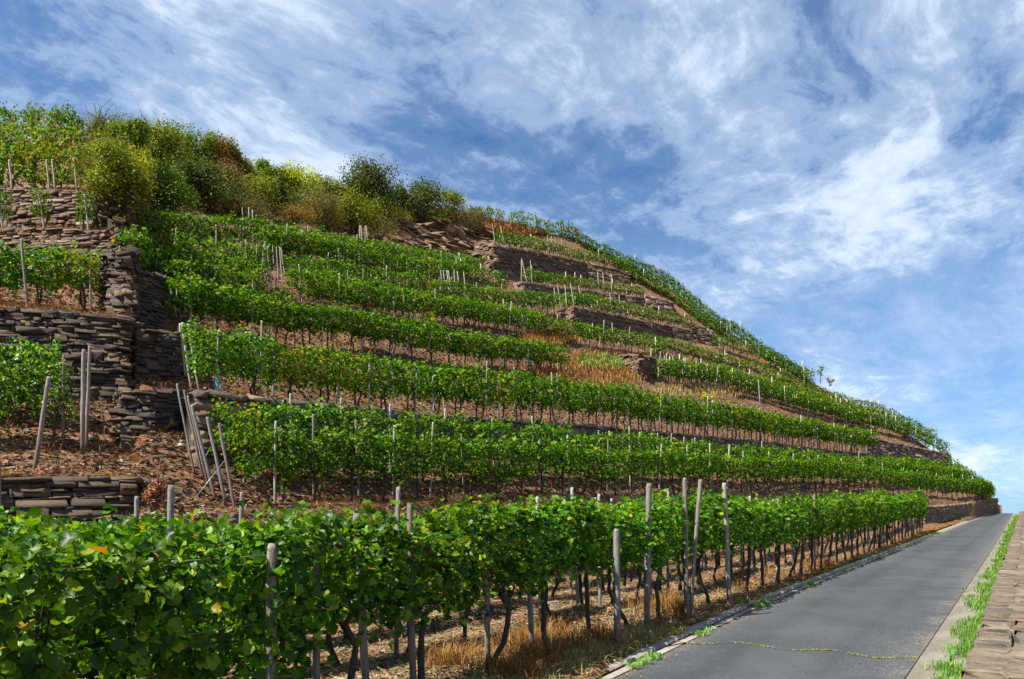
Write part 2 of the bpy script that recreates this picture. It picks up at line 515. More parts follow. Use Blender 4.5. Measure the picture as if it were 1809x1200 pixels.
# ------------------------------------------------------------------ the lie of the land
def px(x, y, Y):
    """world point at distance Y in front of the camera, seen at photograph pixel x, y"""
    return np.array([(x - CX) / FPX * Y, Y, CAMZ + (HY - y) / FPX * Y])


def topx(p):
    return CX + FPX * p[0] / p[1], HY - FPX * (p[2] - CAMZ) / p[1]


RD = np.array([(1812 - CX) / FPX, 1.0])
RD = RD / np.linalg.norm(RD)                   # direction of the road
RN = np.array([-RD[1], RD[0]])                 # towards the hill
GR = 0.0272


def road_z(u):
    return CAMZ - 2.0 + GR * u


KERB_PX = np.array([[1060, 1200, 0], [1340, 1067, 0], [1574, 975, 0], [1714, 920, 60], [1752, 907, 75]], float)


def kerb_table():
    out = []
    for x, y, Y in KERB_PX:
        xc, zc = (x - CX) / FPX, (HY - y) / FPX
        if Y == 0:
            Y = -2.0 / (zc - GR * (RD[0] * xc + RD[1]))
        out.append(px(x, y, Y))
    return np.array(out)


KT = kerb_table()
KU = KT[:, :2] @ RD
KV = KT[:, :2] @ RN
KW = KT[:, 2]


def kerb_uvw(u):
    v = np.interp(u, KU, KV, left=None)
    v = np.where(u < KU[0], KV[0] - 0.0 * (KU[0] - u), v)
    w = np.where(u < KU[0], road_z(u), np.interp(u, KU, KW))
    return v, w


def uv2xy(u, v):
    return u * RD[0] + v * RN[0], u * RD[1] + v * RN[1]


def kerb_at_col(x):
    """where the sight line of column x crosses the kerb"""
    if x >= 1060:
        tx = [topx(p)[0] for p in KT]
        Y = np.interp(x, tx, KT[:, 1])
        Z = np.interp(x, tx, KT[:, 2])
        return Y, Z
    xc = (x - CX) / FPX
    Y = KV[0] / (RN[0] * xc + RN[1])
    u = (RD[0] * xc + RD[1]) * Y
    return Y, road_z(u)


def qdepth(x, y):
    p = 0.0600 - 0.000035 * (x - 410) + 0.000073 * (y - 905)
    f = 0.0112
    q = 0.5 * (p + f) + 0.5 * np.sqrt((p - f) ** 2 + 0.006 ** 2)
    return 1.0 / q


BX = [-300, 228, 250, 410, 820, 1285, 1500, 1640, 1740, 1770]
BY = [958, 946, 914, 904, 887, 873, 869, 881, 888, 893]
SX = [-300, -100, 0, 140, 200, 330, 430, 520, 600, 720, 790, 840, 900, 1000, 1060, 1160, 1250, 1340, 1430, 1500, 1560, 1620, 1670, 1700, 1760, 1775]
SY = [225, 235, 240, 245, 250, 262, 290, 338, 352, 372, 378, 388, 398, 418, 442, 492, 560, 620, 674, 708, 740, 778, 812, 842, 886, 900]


LEFT = np.array([(240, 41, 0), (332, 30.5, -.003), (336, 28.35, -.005), (402, 28.2, -.005), (403.5, 28.1, -.004), (406, 26.95, -.004), (468, 26.75, -.004),
                 (543, 22.8, .002), (548, 19.55, .006), (706, 19.15, .006), (715, 18.3, .006), (843, 15.7, .0043), (847, 14.95, .0043), (948, 14.75, .0043), (960, 14.0, .004)])


def left_depth(x, y):
    """the stepped block of walls and beds on the left"""
    yy = y - 0.06 * max(0.0, x - 60) * (1 if 500 < y < 640 else 0)
    return float(np.interp(yy, LEFT[:, 0], LEFT[:, 1]) + np.interp(yy, LEFT[:, 0], LEFT[:, 2]) * x)


def hill(x, y):
    """ground of the hillside at pixel x, y"""
    Y = float(qdepth(x, y))
    if x < 250:
        Yl = left_depth(x, y)
        w = min(1.0, max(0.0, (250 - x) / 16.0))
        Y = Y * (1 - w) + Yl * w
    if x > 1500:
        yk, _ = kerb_at_col(x)
        yb = np.interp(x, BX, BY)
        lim = yk + 3.2 + 0.08 * max(0.0, yb - y)
        w = min(1.0, (x - 1500) / 160.0)
        Y = max(Y, lim * w)
    return px(x, y, Y)


_COLS = {}


def column(x):
    k = round(float(x), 1)
    if k not in _COLS:
        _COLS[k] = column_raw(k)
    return _COLS[k]


def column_raw(x):
    """profile of the ground along one sight line: list of points from the kerb up and over the crest"""
    yk, zk = kerb_at_col(x)
    xc = (x - CX) / FPX
    yb, ys = np.interp(x, BX, BY), np.interp(x, SX, SY)
    B = hill(x, yb)
    edge_Y = B[1] - min(1.0, 0.25 * max(0.2, B[1] - yk))
    edge_z = B[2] - 0.10
    drop = np.interp(x, [-300, 300, 820, 1285, 1500, 1640, 1770], [1.4, 1.85, 2.2, 2.5, 2.3, 0.8, 0.1])
    foot_Y = max(edge_Y - 0.9, yk + 0.6 * (edge_Y - yk))
    foot_z = max(edge_z - drop, zk + 0.08)
    prof = []
    for s in (0.0, 0.04, 0.08, 0.14, 0.2, 0.28, 0.36, 0.45, 0.55, 0.65, 0.75, 0.85, 0.93, 1.0):
        Y = yk + (foot_Y - yk) * s
        z = (zk + 0.02) + (foot_z - zk - 0.02) * s ** 2.2 + 0.10 * min(1, s * 12)
        if s == 1.0:
            z = foot_z + 0.1
        prof.append((xc * Y, Y, z))
    prof.append((xc * (foot_Y + 0.5 * (edge_Y - foot_Y)), foot_Y + 0.5 * (edge_Y - foot_Y), foot_z + 0.1 + (edge_z - foot_z - 0.1) * 0.72))
    prof.append((xc * edge_Y, edge_Y, edge_z))
    n = 130
    for i in range(n + 1):
        y = yb + (ys - yb) * (i / n)
        prof.append(tuple(hill(x, y)))
    S = np.array(prof[-1])
    for dY, dz in ((5, -0.8), (14, -4), (35, -18), (70, -45), (110, -80)):
        prof.append((xc * (S[1] + dY), S[1] + dY, S[2] + dz))
    return prof


def build_hillside():
    xs = list(np.arange(-300, 1640, 9.0)) + list(np.arange(1640, 1772, 5.0))
    P = np.array([column(x) for x in xs])          # columns x rows x 3
    nc, nr = P.shape[:2]
    # small unevenness of the ground, stronger with distance
    for k in range(3):
        fr = (0.35, 0.9, 2.1)[k]
        am = (0.10, 0.06, 0.03)[k]
        ph = rng.uniform(0, 6.28, 4)
        d = am * (np.sin(P[..., 0] * fr + ph[0]) * np.cos(P[..., 1] * fr * 1.13 + ph[1]) + 0.6 * np.sin((P[..., 0] + P[..., 1]) * fr * 1.7 + ph[2]))
        d[:, :3] *= 0.15
        P[..., 2] += d
    idx = np.arange(nc * nr).reshape(nc, nr)
    q = np.stack([idx[:-1, :-1], idx[1:, :-1], idx[1:, 1:], idx[:-1, 1:]], -1).reshape(-1, 4)
    me = mesh_np('hillside', P.reshape(-1, 3), quads=q, mat=M['soil'], smooth=True)
    link('hillside', me, kind='structure')
    return P


HP = build_hillside()


def col_ground(x, Y):
    """ground height in the roadside strip at column x and distance Y"""
    k = round(x / 4.0) * 4.0
    pr = np.array(column(k)[:17])
    return float(np.interp(Y, pr[:, 1], pr[:, 2]))


def ground_at(x, Y):
    pr = np.array(column(round(x / 4.0) * 4.0)[:-5])
    return float(np.interp(Y, pr[:, 1], pr[:, 2]))


def strip_ground(X, Y):
    return col_ground(CX + FPX * X / Y, Y)


# scatter points over the ground sheet
def scatter(n, rows, power=1.6, xr=None, filt=None):
    P = HP[:, rows[0]:rows[1] + 1]
    a, b, c, d = P[:-1, :-1], P[1:, :-1], P[1:, 1:], P[:-1, 1:]
    T = np.concatenate([np.stack([a, b, c], -2).reshape(-1, 3, 3), np.stack([a, c, d], -2).reshape(-1, 3, 3)])
    area = 0.5 * np.linalg.norm(np.cross(T[:, 1] - T[:, 0], T[:, 2] - T[:, 0]), axis=1)
    cen = T.mean(1)
    w = area * np.minimum(1.0, (12.0 / np.maximum(cen[:, 1], 3.0)) ** power)
    sx = CX + FPX * cen[:, 0] / cen[:, 1]
    sy = HY - FPX * (cen[:, 2] - CAMZ) / cen[:, 1]
    w[(sx < -60) | (sx > 1800) | (sy > 1300)] = 0
    if xr is not None:
        w[(sx < xr[0]) | (sx > xr[1])] = 0
    if filt is not None:
        w = w * filt(sx, sy, cen)
    i = rng.choice(len(T), n, p=w / w.sum())
    r1, r2 = np.sqrt(rng.random((n, 1))), rng.random((n, 1))
    t = T[i]
    return (1 - r1) * t[:, 0] + r1 * (1 - r2) * t[:, 1] + r1 * r2 * t[:, 2]


# ------------------------------------------------------------------ road, kerb, gutter, parapet
def road_lines():
    us = np.concatenate([np.arange(-14, 20, 1.0), np.arange(20, KU[-1], 2.5), [KU[-1]]])
    v, w = kerb_uvw(us)
    return us, v, w


RU, RVL, RW = road_lines()
ROAD_R = 1.10


def extend_over_crest(us, v, w):
    """beyond the crest the road dips and swings towards the hill"""
    e_u = us[-1] + np.array([2, 5, 10, 20, 40])
    e_v = v[-1] + np.array([0.05, 0.3, 1.2, 4.5, 14])
    e_w = w[-1] + np.array([-0.02, -0.15, -0.7, -2.6, -8.0])
    return np.r_[us, e_u], np.r_[v, e_v], np.r_[w, e_w]


def strip(name, us, v0, v1, w0, w1, mat, cols=2, kind='structure', uvon=False, **props):
    V, U = [], []
    for i, u in enumerate(us):
        for j in range(cols):
            f = j / (cols - 1)
            vv = v0[i] + (v1[i] - v0[i]) * f
            x, y = uv2xy(u, vv)
            V.append((x, y, w0[i] + (w1[i] - w0[i]) * f))
            U.append((u / 10.0, f))
    idx = np.arange(len(us) * cols).reshape(len(us), cols)
    q = np.stack([idx[:-1, :-1], idx[1:, :-1], idx[1:, 1:], idx[:-1, 1:]], -1).reshape(-1, 4)
    me = mesh_np(name, V, quads=q, mat=mat, uv=U if uvon else None, smooth=True)
    return link(name, me, kind=kind, **props)


EU, EV, EW_ = extend_over_crest(RU, RVL, RW)
ones = np.ones_like(EU)
right_v = np.where(EU <= RU[-1], ROAD_R, ROAD_R + (EV - RVL[-1]))
strip('road', EU, right_v, EV - 0.12, EW_, EW_, M['asphalt'], 6, uvon=True)
# concrete channel in front of the kerb, sunk kerb behind a dark joint
strip('channel_pavement', EU, EV - 0.125, EV + 0.01, EW_ + 0.012, EW_ + 0.004, M['kerb'])


def kerb_stones():
    L = 1.0
    us = np.arange(-10, RU[-1] - L, L)
    root = thing('kerb', (0, 0, 0), 'low pale concrete kerb running along the foot of the vineyard', 'kerb')
    variants = []
    for k in range(4):
        j = rng.normal(0, 0.006, (8, 3))
        v = np.array([[-.5, 0, -.3], [.5, 0, -.3], [.5, 1, -.3], [-.5, 1, -.3], [-.495, 0.06, 1], [.495, 0.06, 1], [.495, 1, 1], [-.495, 1, 1]]) + j
        f = [[0, 1, 5, 4], [1, 2, 6, 5], [2, 3, 7, 6], [3, 0, 4, 7], [4, 5, 6, 7]]
        variants.append(mesh_np('kerb_stone', v, quads=f, mat=M['kerb']))
    for i, u in enumerate(us[:110]):
        v0, w0 = kerb_uvw(np.array([u, u + L]))
        a = np.array([*uv2xy(u, v0[0] + 0.075), w0[0]])
        b = np.array([*uv2xy(u + L, v0[1] + 0.075), w0[1]])
        t = normed(b - a)
        n = np.array([-t[1], t[0], 0])
        n /= np.linalg.norm(n)
        up = np.cross(t, n)
        ln = np.linalg.norm(b - a)
        c = (a + b) / 2
        mtx = Matrix(((t[0] * ln * .985, n[0] * .16, up[0] * .034, c[0]), (t[1] * ln * .985, n[1] * .16, up[1] * .034, c[1]), (t[2] * ln * .985, n[2] * .16, up[2] * .034, c[2] + random.uniform(-.003, .003)), (0, 0, 0, 1)))
        link('kerb_stone', variants[i % 4], root, matrix=mtx)


kerb_stones()

# right-hand concrete gutter in slabs, then the coping of the valley wall
WALL_V = 0.46


def gutter_slabs():
    root = thing('gutter', (0, 0, 0), 'strip of worn concrete gutter slabs between the asphalt and the valley wall', 'gutter')
    L = 1.9
    v = np.array([[-.5, 0, 0], [.5, 0, 0], [.5, 1, 0], [-.5, 1, 0], [-.497, 0.01, 1], [.497, 0.01, 1], [.497, 1, .5], [-.497, 1, .5]])
    f = [[0, 1, 5, 4], [1, 2, 6, 5], [2, 3, 7, 6], [3, 0, 4, 7], [4, 5, 6, 7]]
    me = mesh_np('gutter_slab', v, quads=f, mat=M['concrete'])
    u = 0.5
    while u < RU[-1] - 3:
        a = np.array([*uv2xy(u, WALL_V - 0.05), float(kerb_uvw(np.array([u]))[1][0])])
        b = np.array([*uv2xy(u + L, WALL_V - 0.05), float(kerb_uvw(np.array([u + L]))[1][0])])
        t = normed(b - a)
        n = np.array([RN[0], RN[1], 0])
        up = np.cross(t, n)
        c = (a + b) / 2
        wd = ROAD_R - WALL_V + 0.05
        s = L * 0.992
        mtx = Matrix(((t[0] * s, n[0] * wd, up[0] * .11, c[0]), (t[1] * s, n[1] * wd, up[1] * .11, c[1]), (t[2] * s, n[2] * wd, up[2] * .11, c[2] - 0.07), (0, 0, 0, 1)))
        link('gutter_slab', me, root, matrix=mtx)
        u += L


gutter_slabs()


# ------------------------------------------------------------------ dry stone walls
def stone_mesh(mat, seed):
    r = np.random.default_rng(seed)
    a = np.array([[-.5, -.40], [-.46, -.5], [.46, -.5], [.5, -.40], [.5, .38], [.45, .5], [-.46, .5], [-.5, .40]])
    a = a + r.normal(0, 1, a.shape) * [.018, .06]
    rings = []
    for yy, sc in ((-.5, .95), (-.42, 1.0), (.5, 1.0)):
        k = a * sc
        rings.append(np.c_[k[:, 0], np.full(8, yy) + r.normal(0, 0.07, 8) * (yy < 0) * np.r_[1, 1, 1, 1, .6, .6, .6, .6], k[:, 1]])
    V = np.vstack(rings)
    T, Q = [], []
    for i in range(2):
        for j in range(8):
            Q.append([i * 8 + j, i * 8 + (j + 1) % 8, (i + 1) * 8 + (j + 1) % 8, (i + 1) * 8 + j])
    for j in range(1, 7):
        T.append([0, j + 1, j])
    return V, T, Q, mesh_np('stone', V, T, Q, mat)


STONES = {}


def stones_for(key):
    if key not in STONES:
        STONES[key] = [stone_mesh(M[key], 100 + i) for i in range(10)]
    return STONES[key]


def resample(poly, n):
    poly = np.asarray(poly, float)
    d = np.r_[0, np.cumsum(np.linalg.norm(np.diff(poly, axis=0), axis=1))]
    s = np.linspace(0, d[-1], n)
    return np.stack([np.interp(s, d, poly[:, k]) for k in range(3)], 1), d[-1]


def dry_wall(label, bot, top, stone_h=0.13, stone_l=0.42, key='slate', single=True, name='dry_stone_wall', back=0.0, rough=0.022, limit=300, coping=True, flip=False):
    """a retaining wall of separate stones between a foot line and a top line"""
    n = 60
    Bp, L = resample(bot, n)
    # top line follows the same parameter as the bottom
    bd = np.r_[0, np.cumsum(np.linalg.norm(np.diff(np.asarray(bot, float), axis=0), axis=1))]
    s = np.linspace(0, bd[-1], n)
    Tp = np.stack([np.interp(s, bd, np.asarray(top, float)[:, k]) for k in range(3)], 1)
    mid = Bp.mean(0)
    root = thing(name, tuple(Bp[0]), label, 'wall')
    off = Bp[0]

    def at(u, v):
        f = np.clip(u / L, 0, 1) * (n - 1)
        i = int(min(f, n - 2))
        r = f - i
        b = Bp[i] * (1 - r) + Bp[i + 1] * r
        t = Tp[i] * (1 - r) + Tp[i + 1] * r
        tg = (Bp[i + 1] - Bp[i]) * (1 - v) + (Tp[i + 1] - Tp[i]) * v
        tg = tg / np.linalg.norm(tg)
        up = normed(t - b)
        nn = np.cross(tg, up)
        nn = nn / np.linalg.norm(nn)
        if flip:
            nn = -nn
        return b * (1 - v) + t * v, tg, up, nn, np.linalg.norm(t - b)
    # dark core behind the stones, thick enough to stand on its own
    cv, cq = [], []
    for i in range(n):
        tg = normed(Bp[min(i + 1, n - 1)] - Bp[max(i - 1, 0)])
        nn = np.cross(tg, [0, 0, 1])
        nn = nn / np.linalg.norm(nn) * (-1 if flip else 1)
        b, t = Bp[i] - nn * 0.12, Tp[i] - nn * 0.12
        b = b - np.array([0, 0, 0.3])
        t = t - np.array([0, 0, 0.05])
        cv += [b, t, t - nn * 0.35, b - nn * 0.35]
    for i in range(n - 1):
        for j in range(4):
            a0, a1 = i * 4 + j, i * 4 + (j + 1) % 4
            cq.append([a0, a1, a1 + 4, a0 + 4])
    cq += [[0, 1, 2, 3], [(n - 1) * 4 + k for k in (3, 2, 1, 0)]]
    core = mesh_np('core', np.array(cv) - off, quads=cq, mat=M['core'])
    link('core', core, root)
    tmpl = stones_for(key)
    nst, joined = 0, []
    Hm = np.mean(np.linalg.norm(Tp - Bp, axis=1))
    nc = max(2, int(round(Hm / stone_h)))
    edges = np.r_[0, np.sort((np.arange(1, nc) + rng.uniform(-.32, .32, nc - 1)) / nc), 1]
    items = []
    for c in range(nc):
        v0, v1 = edges[c], edges[c + 1]
        u = -rng.uniform(0, stone_l)
        while u < L:
            ln = stone_l * float(rng.choice([0.5, 0.75, 1.0, 1.25, 1.7])) * rng.uniform(.85, 1.15)
            u0, u1 = max(0, u), min(L, u + ln)
            u += ln
            if u1 - u0 < 0.05:
                continue
            p, tg, up, nn, hh = at((u0 + u1) / 2, (v0 + v1) / 2)
            sh = hh * (v1 - v0)
            dep = rng.uniform(.26, .34) + (0.08 if c == nc - 1 and coping else 0)
            out = rng.normal(0, rough) + (0.03 if c == nc - 1 and coping else 0)
            rollr = rng.normal(0, 0.03)
            tg2, up2 = tg * math.cos(rollr) + up * math.sin(rollr), up * math.cos(rollr) - tg * math.sin(rollr)
            cpos = p + nn * (out - dep / 2 + 0.04)
            sx, sz = (u1 - u0) * rng.uniform(.965, 1.01), sh * rng.uniform(.95, 1.10)
            if rng.random() < .13 and c < nc - 1:
                cpos = cpos + up * sh * .45 + nn * .012
                sz *= 1.85
            items.append((cpos, tg2, -nn, up2, sx, dep, sz, int(rng.integers(10))))
    if single:
        # the largest in view are stones of their own
        order = sorted(range(len(items)), key=lambda i: -items[i][4] / items[i][0][1])
        keep = set(order[:limit])
    else:
        keep = set()
    for i, (c, tg, nb, up, sx, dep, sz, k) in enumerate(items):
        V, T, Q, me = tmpl[k]
        if i in keep:
            c2 = c - off
            mtx = Matrix(((tg[0] * sx, nb[0] * dep, up[0] * sz, c2[0]), (tg[1] * sx, nb[1] * dep, up[1] * sz, c2[1]), (tg[2] * sx, nb[2] * dep, up[2] * sz, c2[2]), (0, 0, 0, 1)))
            link('stone', me, root, matrix=mtx)
        else:
            W = (c - off) + V[:, 0:1] * sx * tg + V[:, 1:2] * dep * nb + V[:, 2:3] * sz * up
            joined.append((W, T, Q))
    if joined:
        V, T, Q, o = [], [], [], 0
        for w, t, q in joined:
            V.append(w)
            T.append(np.array(t) + o)
            Q.append(np.array(q) + o)
            o += len(w)
        me = mesh_np('stones', np.vstack(V), np.vstack(T), np.vstack(Q), M[key])
        link('stones', me, root, kind='stuff')
    if back > 0:
        # the level bed the wall holds up runs back until it meets the slope
        bv, bq = [], []
        for i in range(n):
            t = Tp[i]
            x, yt = topx(t)
            Yb = t[1] + 0.3
            for k in range(40):
                if hill(x, topx(np.array([t[0] * Yb / t[1], Yb, t[2]]))[1])[1] <= Yb + 0.05:
                    break
                Yb += 0.25
            Yb += 0.3
            for f in (0.0, 0.5, 1.0):
                Y = (t[1] + 0.10) * (1 - f) + Yb * f
                bv.append([t[0] / t[1] * Y, Y, t[2] - 0.03 + 0.05 * f])
        for i in range(n - 1):
            for j in range(2):
                a0 = i * 3 + j
                bq.append([a0, a0 + 3, a0 + 4, a0 + 1])
        me = mesh_np('terrace_ground', bv, quads=bq, mat=M['soil'], smooth=True)
        link('terrace_ground', me, kind='structure')
    return Bp, Tp


def wall_px(label, pts, batter=0.12, **kw):
    """pts: (x, y_top, y_foot, distance or None)"""
    bot, top = [], []
    for x, yt, yb, Y in pts:
        if Y is None:
            Y = float(hill(x, yb)[1]) - 0.4
        elif Y == 'back':
            Y = float(hill(pts[1][0], pts[1][2])[1]) - 0.4 + 3.2
        b = px(x, yb, Y)
        h = (yb - yt) / FPX * Y
        t = px(x, yt, Y + batter * h)
        t[0] = b[0] + batter * h * (x - CX) / FPX
        b[2] -= 0.25
        bot.append(b)
        top.append(t)
    dry_wall(label, bot, top, **kw)
    return np.array(top)


WT = {}
# left-hand block of terraces
WT['upper'] = wall_px('sunlit reddish wall below the highest vines at the left edge', [(-110, 333, 408, 28.0), (0, 333, 408, 27.8), (110, 338, 408, 27.3), (160, 343, 410, 27.0), (190, 350, 412, 26.8), (196, 352, 410, 28.6)], key='red_slate', stone_h=0.095, stone_l=0.40)
WT['upper2'] = wall_px('reddish slate wall with a ledge of staked vines on top', [(-110, 404, 472, 26.6), (0, 404, 470, 26.4), (110, 405, 468, 26.0), (190, 410, 466, 25.6), (214, 388, 466, 25.6), (224, 390, 460, 27.4)], key='red_slate', stone_h=0.095, stone_l=0.40)
WT['mid'] = wall_px('tall dark wall under the bed of dry cuttings, ending in a sharp corner', [(-110, 543, 712, 18.3), (0, 545, 710, 18.8), (120, 551, 706, 19.5), (228, 562, 703, 20.2), (241, 566, 694, 23.4)], key='shaded_dark_slate', stone_h=0.10, stone_l=0.46)
WT['low'] = wall_px('low dark wall of long flat slabs just above the foreground vines', [(-110, 842, 952, 14.0), (0, 845, 948, 14.4), (120, 842, 944, 14.9), (238, 842, 935, 15.4), (252, 850, 920, 17.2)], key='shaded_dark_slate', stone_h=0.105, stone_l=0.55)
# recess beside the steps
wall_px('dark side wall between the reddish wall and the tall dark corner', [(176, 452, 552, 21.6), (205, 448, 560, 21.3), (232, 444, 566, 21.4), (246, 440, 572, 23.2)], key='shaded_dark_slate', stone_h=0.11, stone_l=0.42)
wall_px('dark wall in the recess left of the topmost long row', [(232, 476, 578, 22.4), (262, 482, 580, 23.3), (290, 488, 584, 24.1)], key='shaded_dark_slate', stone_h=0.11, stone_l=0.42, back=2.5)
wall_px('dark wall in the recess behind the leaning row-end stakes', [(240, 584, 704, 20.4), (268, 584, 702, 20.8), (318, 588, 700, 21.5)], key='shaded_dark_slate', stone_h=0.11, stone_l=0.42, back=2.5)
WT['bleft'] = wall_px('brown wall facing the leaning end posts of the second terrace', [(204, 700, 872, 20.0), (216, 693, 874, 17.7), (255, 691, 870, 17.9), (300, 690, 852, 18.4), (350, 689, 826, 19.3)], key='shaded_dark_slate', stone_h=0.105, stone_l=0.42, back=2.5)
WT['c'] = wall_px('long low wall carrying the row above the broad second terrace', [(346, 690, 806, None), (480, 703, 800, None), (620, 718, 800, None), (834, 738, 800, None), (1000, 748, 802, None), (1140, 761, 806, None), (1332, 778, 814, None), (1450, 793, 818, None), (1562, 805, 826, None)], key='slate', stone_h=0.15, stone_l=0.55, back=3.4)
WT['r'] = wall_px('wall at the far end of the row above the second terrace', [(1533, 772, 806, None), (1600, 786, 818, None), (1673, 801, 830, None), (1680, 806, 830, None)], key='slate', stone_h=0.22, stone_l=0.7, back=4)
wall_px('thin dark wall below the dry yellow shrubs', [(520, 531, 549, None), (700, 556, 572, None), (790, 576, 592, None), (905, 596, 608, None)], key='shaded_dark_slate', stone_h=0.16, stone_l=0.6, single=False, back=1.6)
WT['a'] = wall_px('high brown wall right of the rock outcrop, with a sunlit left flank', [(838, 425, 474, 'back'), (872, 432, 484, None), (957, 447, 487, None), (1034, 463, 489, None), (1114, 482, 497, None)], key='red_slate', stone_h=0.2, stone_l=0.7, back=5)
WT['b'] = wall_px('low wall under the short row below the high brown wall', [(903, 502, 518, 'back'), (920, 498, 520, None), (1056, 515, 528, None), (1138, 526, 538, None)], key='slate', stone_h=0.24, stone_l=0.8, single=False, back=3)
WT['cc'] = wall_px('long brown wall in the middle of the slope with a pale flank', [(984, 549, 572, 'back'), (1014, 543, 579, None), (1100, 560, 585, None), (1180, 575, 595, None), (1262, 593, 609, None)], key='red_slate', stone_h=0.2, stone_l=0.7, back=4)
WT['d'] = wall_px('short stub of wall above the bare orange grass', [(1090, 627, 656, 'back'), (1127, 626, 667, None), (1160, 634, 667, None)], key='red_slate', stone_h=0.18, stone_l=0.6, back=4)
wall_px('small wall fragment at the end of the staked row near the skyline', [(1222, 571, 590, None), (1262, 585, 603, None)], key='slate', stone_h=0.24, stone_l=0.8, single=False, back=2)
wall_px('small wall below the skyline row right of the high brown wall', [(1140, 520, 540, None), (1190, 535, 552, None)], key='slate', stone_h=0.24, stone_l=0.8, single=False, back=2)
wall_px('sunlit wall beside the road where it reaches the crest', [(1632, 895, 920, 48.5), (1665, 893, 919, 53), (1700, 890, 917, 60.5), (1735, 885, 911, 70), (1762, 880, 905, 79.5)], key='rock', stone_h=0.16, stone_l=0.5, back=2.5)  # face turned from the sun; lighter stone colour stands in for sunlight
wall_px('rubble step at the foot of the leaning end posts', [(245, 908, 952, 15.4), (330, 905, 950, 15.3), (420, 908, 950, 15.4)], key='slate', stone_h=0.12, stone_l=0.35, rough=0.07, back=1.2)


def valley_wall():
    """the wall on the valley side: a low face towards the gutter and broad coping stones laid across"""
    root = thing('parapet_wall', (0, 0, 0), 'low stone wall with flat brown coping stones on the valley side of the road', 'wall')
    us = np.arange(0.0, RU[-1] - 2, 1.0)
    cv, cq = [], []
    for u in us:
        w = float(kerb_uvw(np.array([u]))[1][0])
        for vv, zz in ((WALL_V - 0.02, -0.2), (WALL_V - 0.02, 0.14), (WALL_V - 1.58, 0.14), (WALL_V - 1.62, -3.0)):
            x, y = uv2xy(u, vv)
            cv.append((x, y, w + zz))
    for i in range(len(us) - 1):
        for j in range(3):
            a0 = i * 4 + j
            cq.append([a0, a0 + 4, a0 + 5, a0 + 1])
    link('core', mesh_np('core', cv, quads=cq, mat=M['core']), root)
    tm = stones_for('sand_stone')
    count, joined = 0, []
    rows = [(-0.03, 0.34), (0.31, 0.42), (0.73, 0.38), (1.11, 0.5)]
    for v_in, wd in rows:
        u = 1.0 + random.random() * .3
        while u < RU[-1] - 4:
            ln = random.choice([0.16, 0.22, 0.3, 0.4, 0.55]) * random.uniform(.9, 1.1) * (1 if u < 30 else 1.6)
            w = float(kerb_uvw(np.array([u + ln / 2]))[1][0])
            jw = random.uniform(-.05, .05)
            vv = WALL_V - v_in - wd / 2 + (jw if v_in > 0 else 0)
            x, y = uv2xy(u + ln / 2, vv)
            t = np.array([RD[0], RD[1], GR])
            t = t / np.linalg.norm(t)
            nb = np.array([RN[0], RN[1], 0.0]) + np.array([0, 0, random.uniform(-.02, .02)])
            up = np.cross(t, nb)
            h = 0.20 + random.uniform(-.022, .018)
            # stone template: local -y is the dressed face -> point it up
            V, T, Q, me = random.choice(tm)
            c = np.array([x, y, w + 0.12 + h / 2])
            sx, sy, sz = ln * random.uniform(.93, .99), h, wd * random.uniform(.9, 1.12)
            mtx = Matrix(((t[0] * sx, -up[0] * sy, nb[0] * sz, c[0]), (t[1] * sx, -up[1] * sy, nb[1] * sz, c[1]), (t[2] * sx, -up[2] * sy, nb[2] * sz, c[2]), (0, 0, 0, 1)))
            if count < 290 and u < 40:
                link('coping_stone', me, root, matrix=mtx)
                count += 1
            else:
                joined.append((c + V[:, 0:1] * sx * t - V[:, 1:2] * sy * up + V[:, 2:3] * sz * nb, T, Q))
            u += ln
    if joined:
        V, T, Q, o = [], [], [], 0
        for w, t, q in joined:
            V.append(w); T.append(np.array(t) + o); Q.append(np.array(q) + o); o += len(w)
        link('coping_stones', mesh_np('coping_stones', np.vstack(V), np.vstack(T), np.vstack(Q), M['sand_stone']), root, kind='stuff')


valley_wall()

# valley floor, reaching the horizon far below, and the slope down to it
a = np.linspace(0, 2 * np.pi, 48, endpoint=False)
gv = [(0, 0, -70)] + [(9000 * math.cos(t), 9000 * math.sin(t), -70) for t in a]
link('ground', mesh_np('ground', gv, tris=[[0, 1 + i, 1 + (i + 1) % 48] for i in range(48)], mat=M['soil']), kind='structure')
ev = []
eus = np.array([-40, -14, 0, 20, 40, 60, 80, RU[-1] + 2, RU[-1] + 40])
for u in eus:
    w = road_z(min(u, RU[-1])) - (8 if u > RU[-1] + 5 else 0)
    for vv, dz in ((WALL_V - 1.5, -0.6), (WALL_V - 9, -6), (WALL_V - 90, -75)):
        x, y = uv2xy(u, vv)
        ev.append((x, y, w + dz))
eq = [[i * 3 + j, i * 3 + j + 3, i * 3 + j + 4, i * 3 + j + 1] for i in range(len(eus) - 1) for j in range(2)]
link('embankment', mesh_np('embankment', ev, quads=eq, mat=M['soil']), kind='structure')


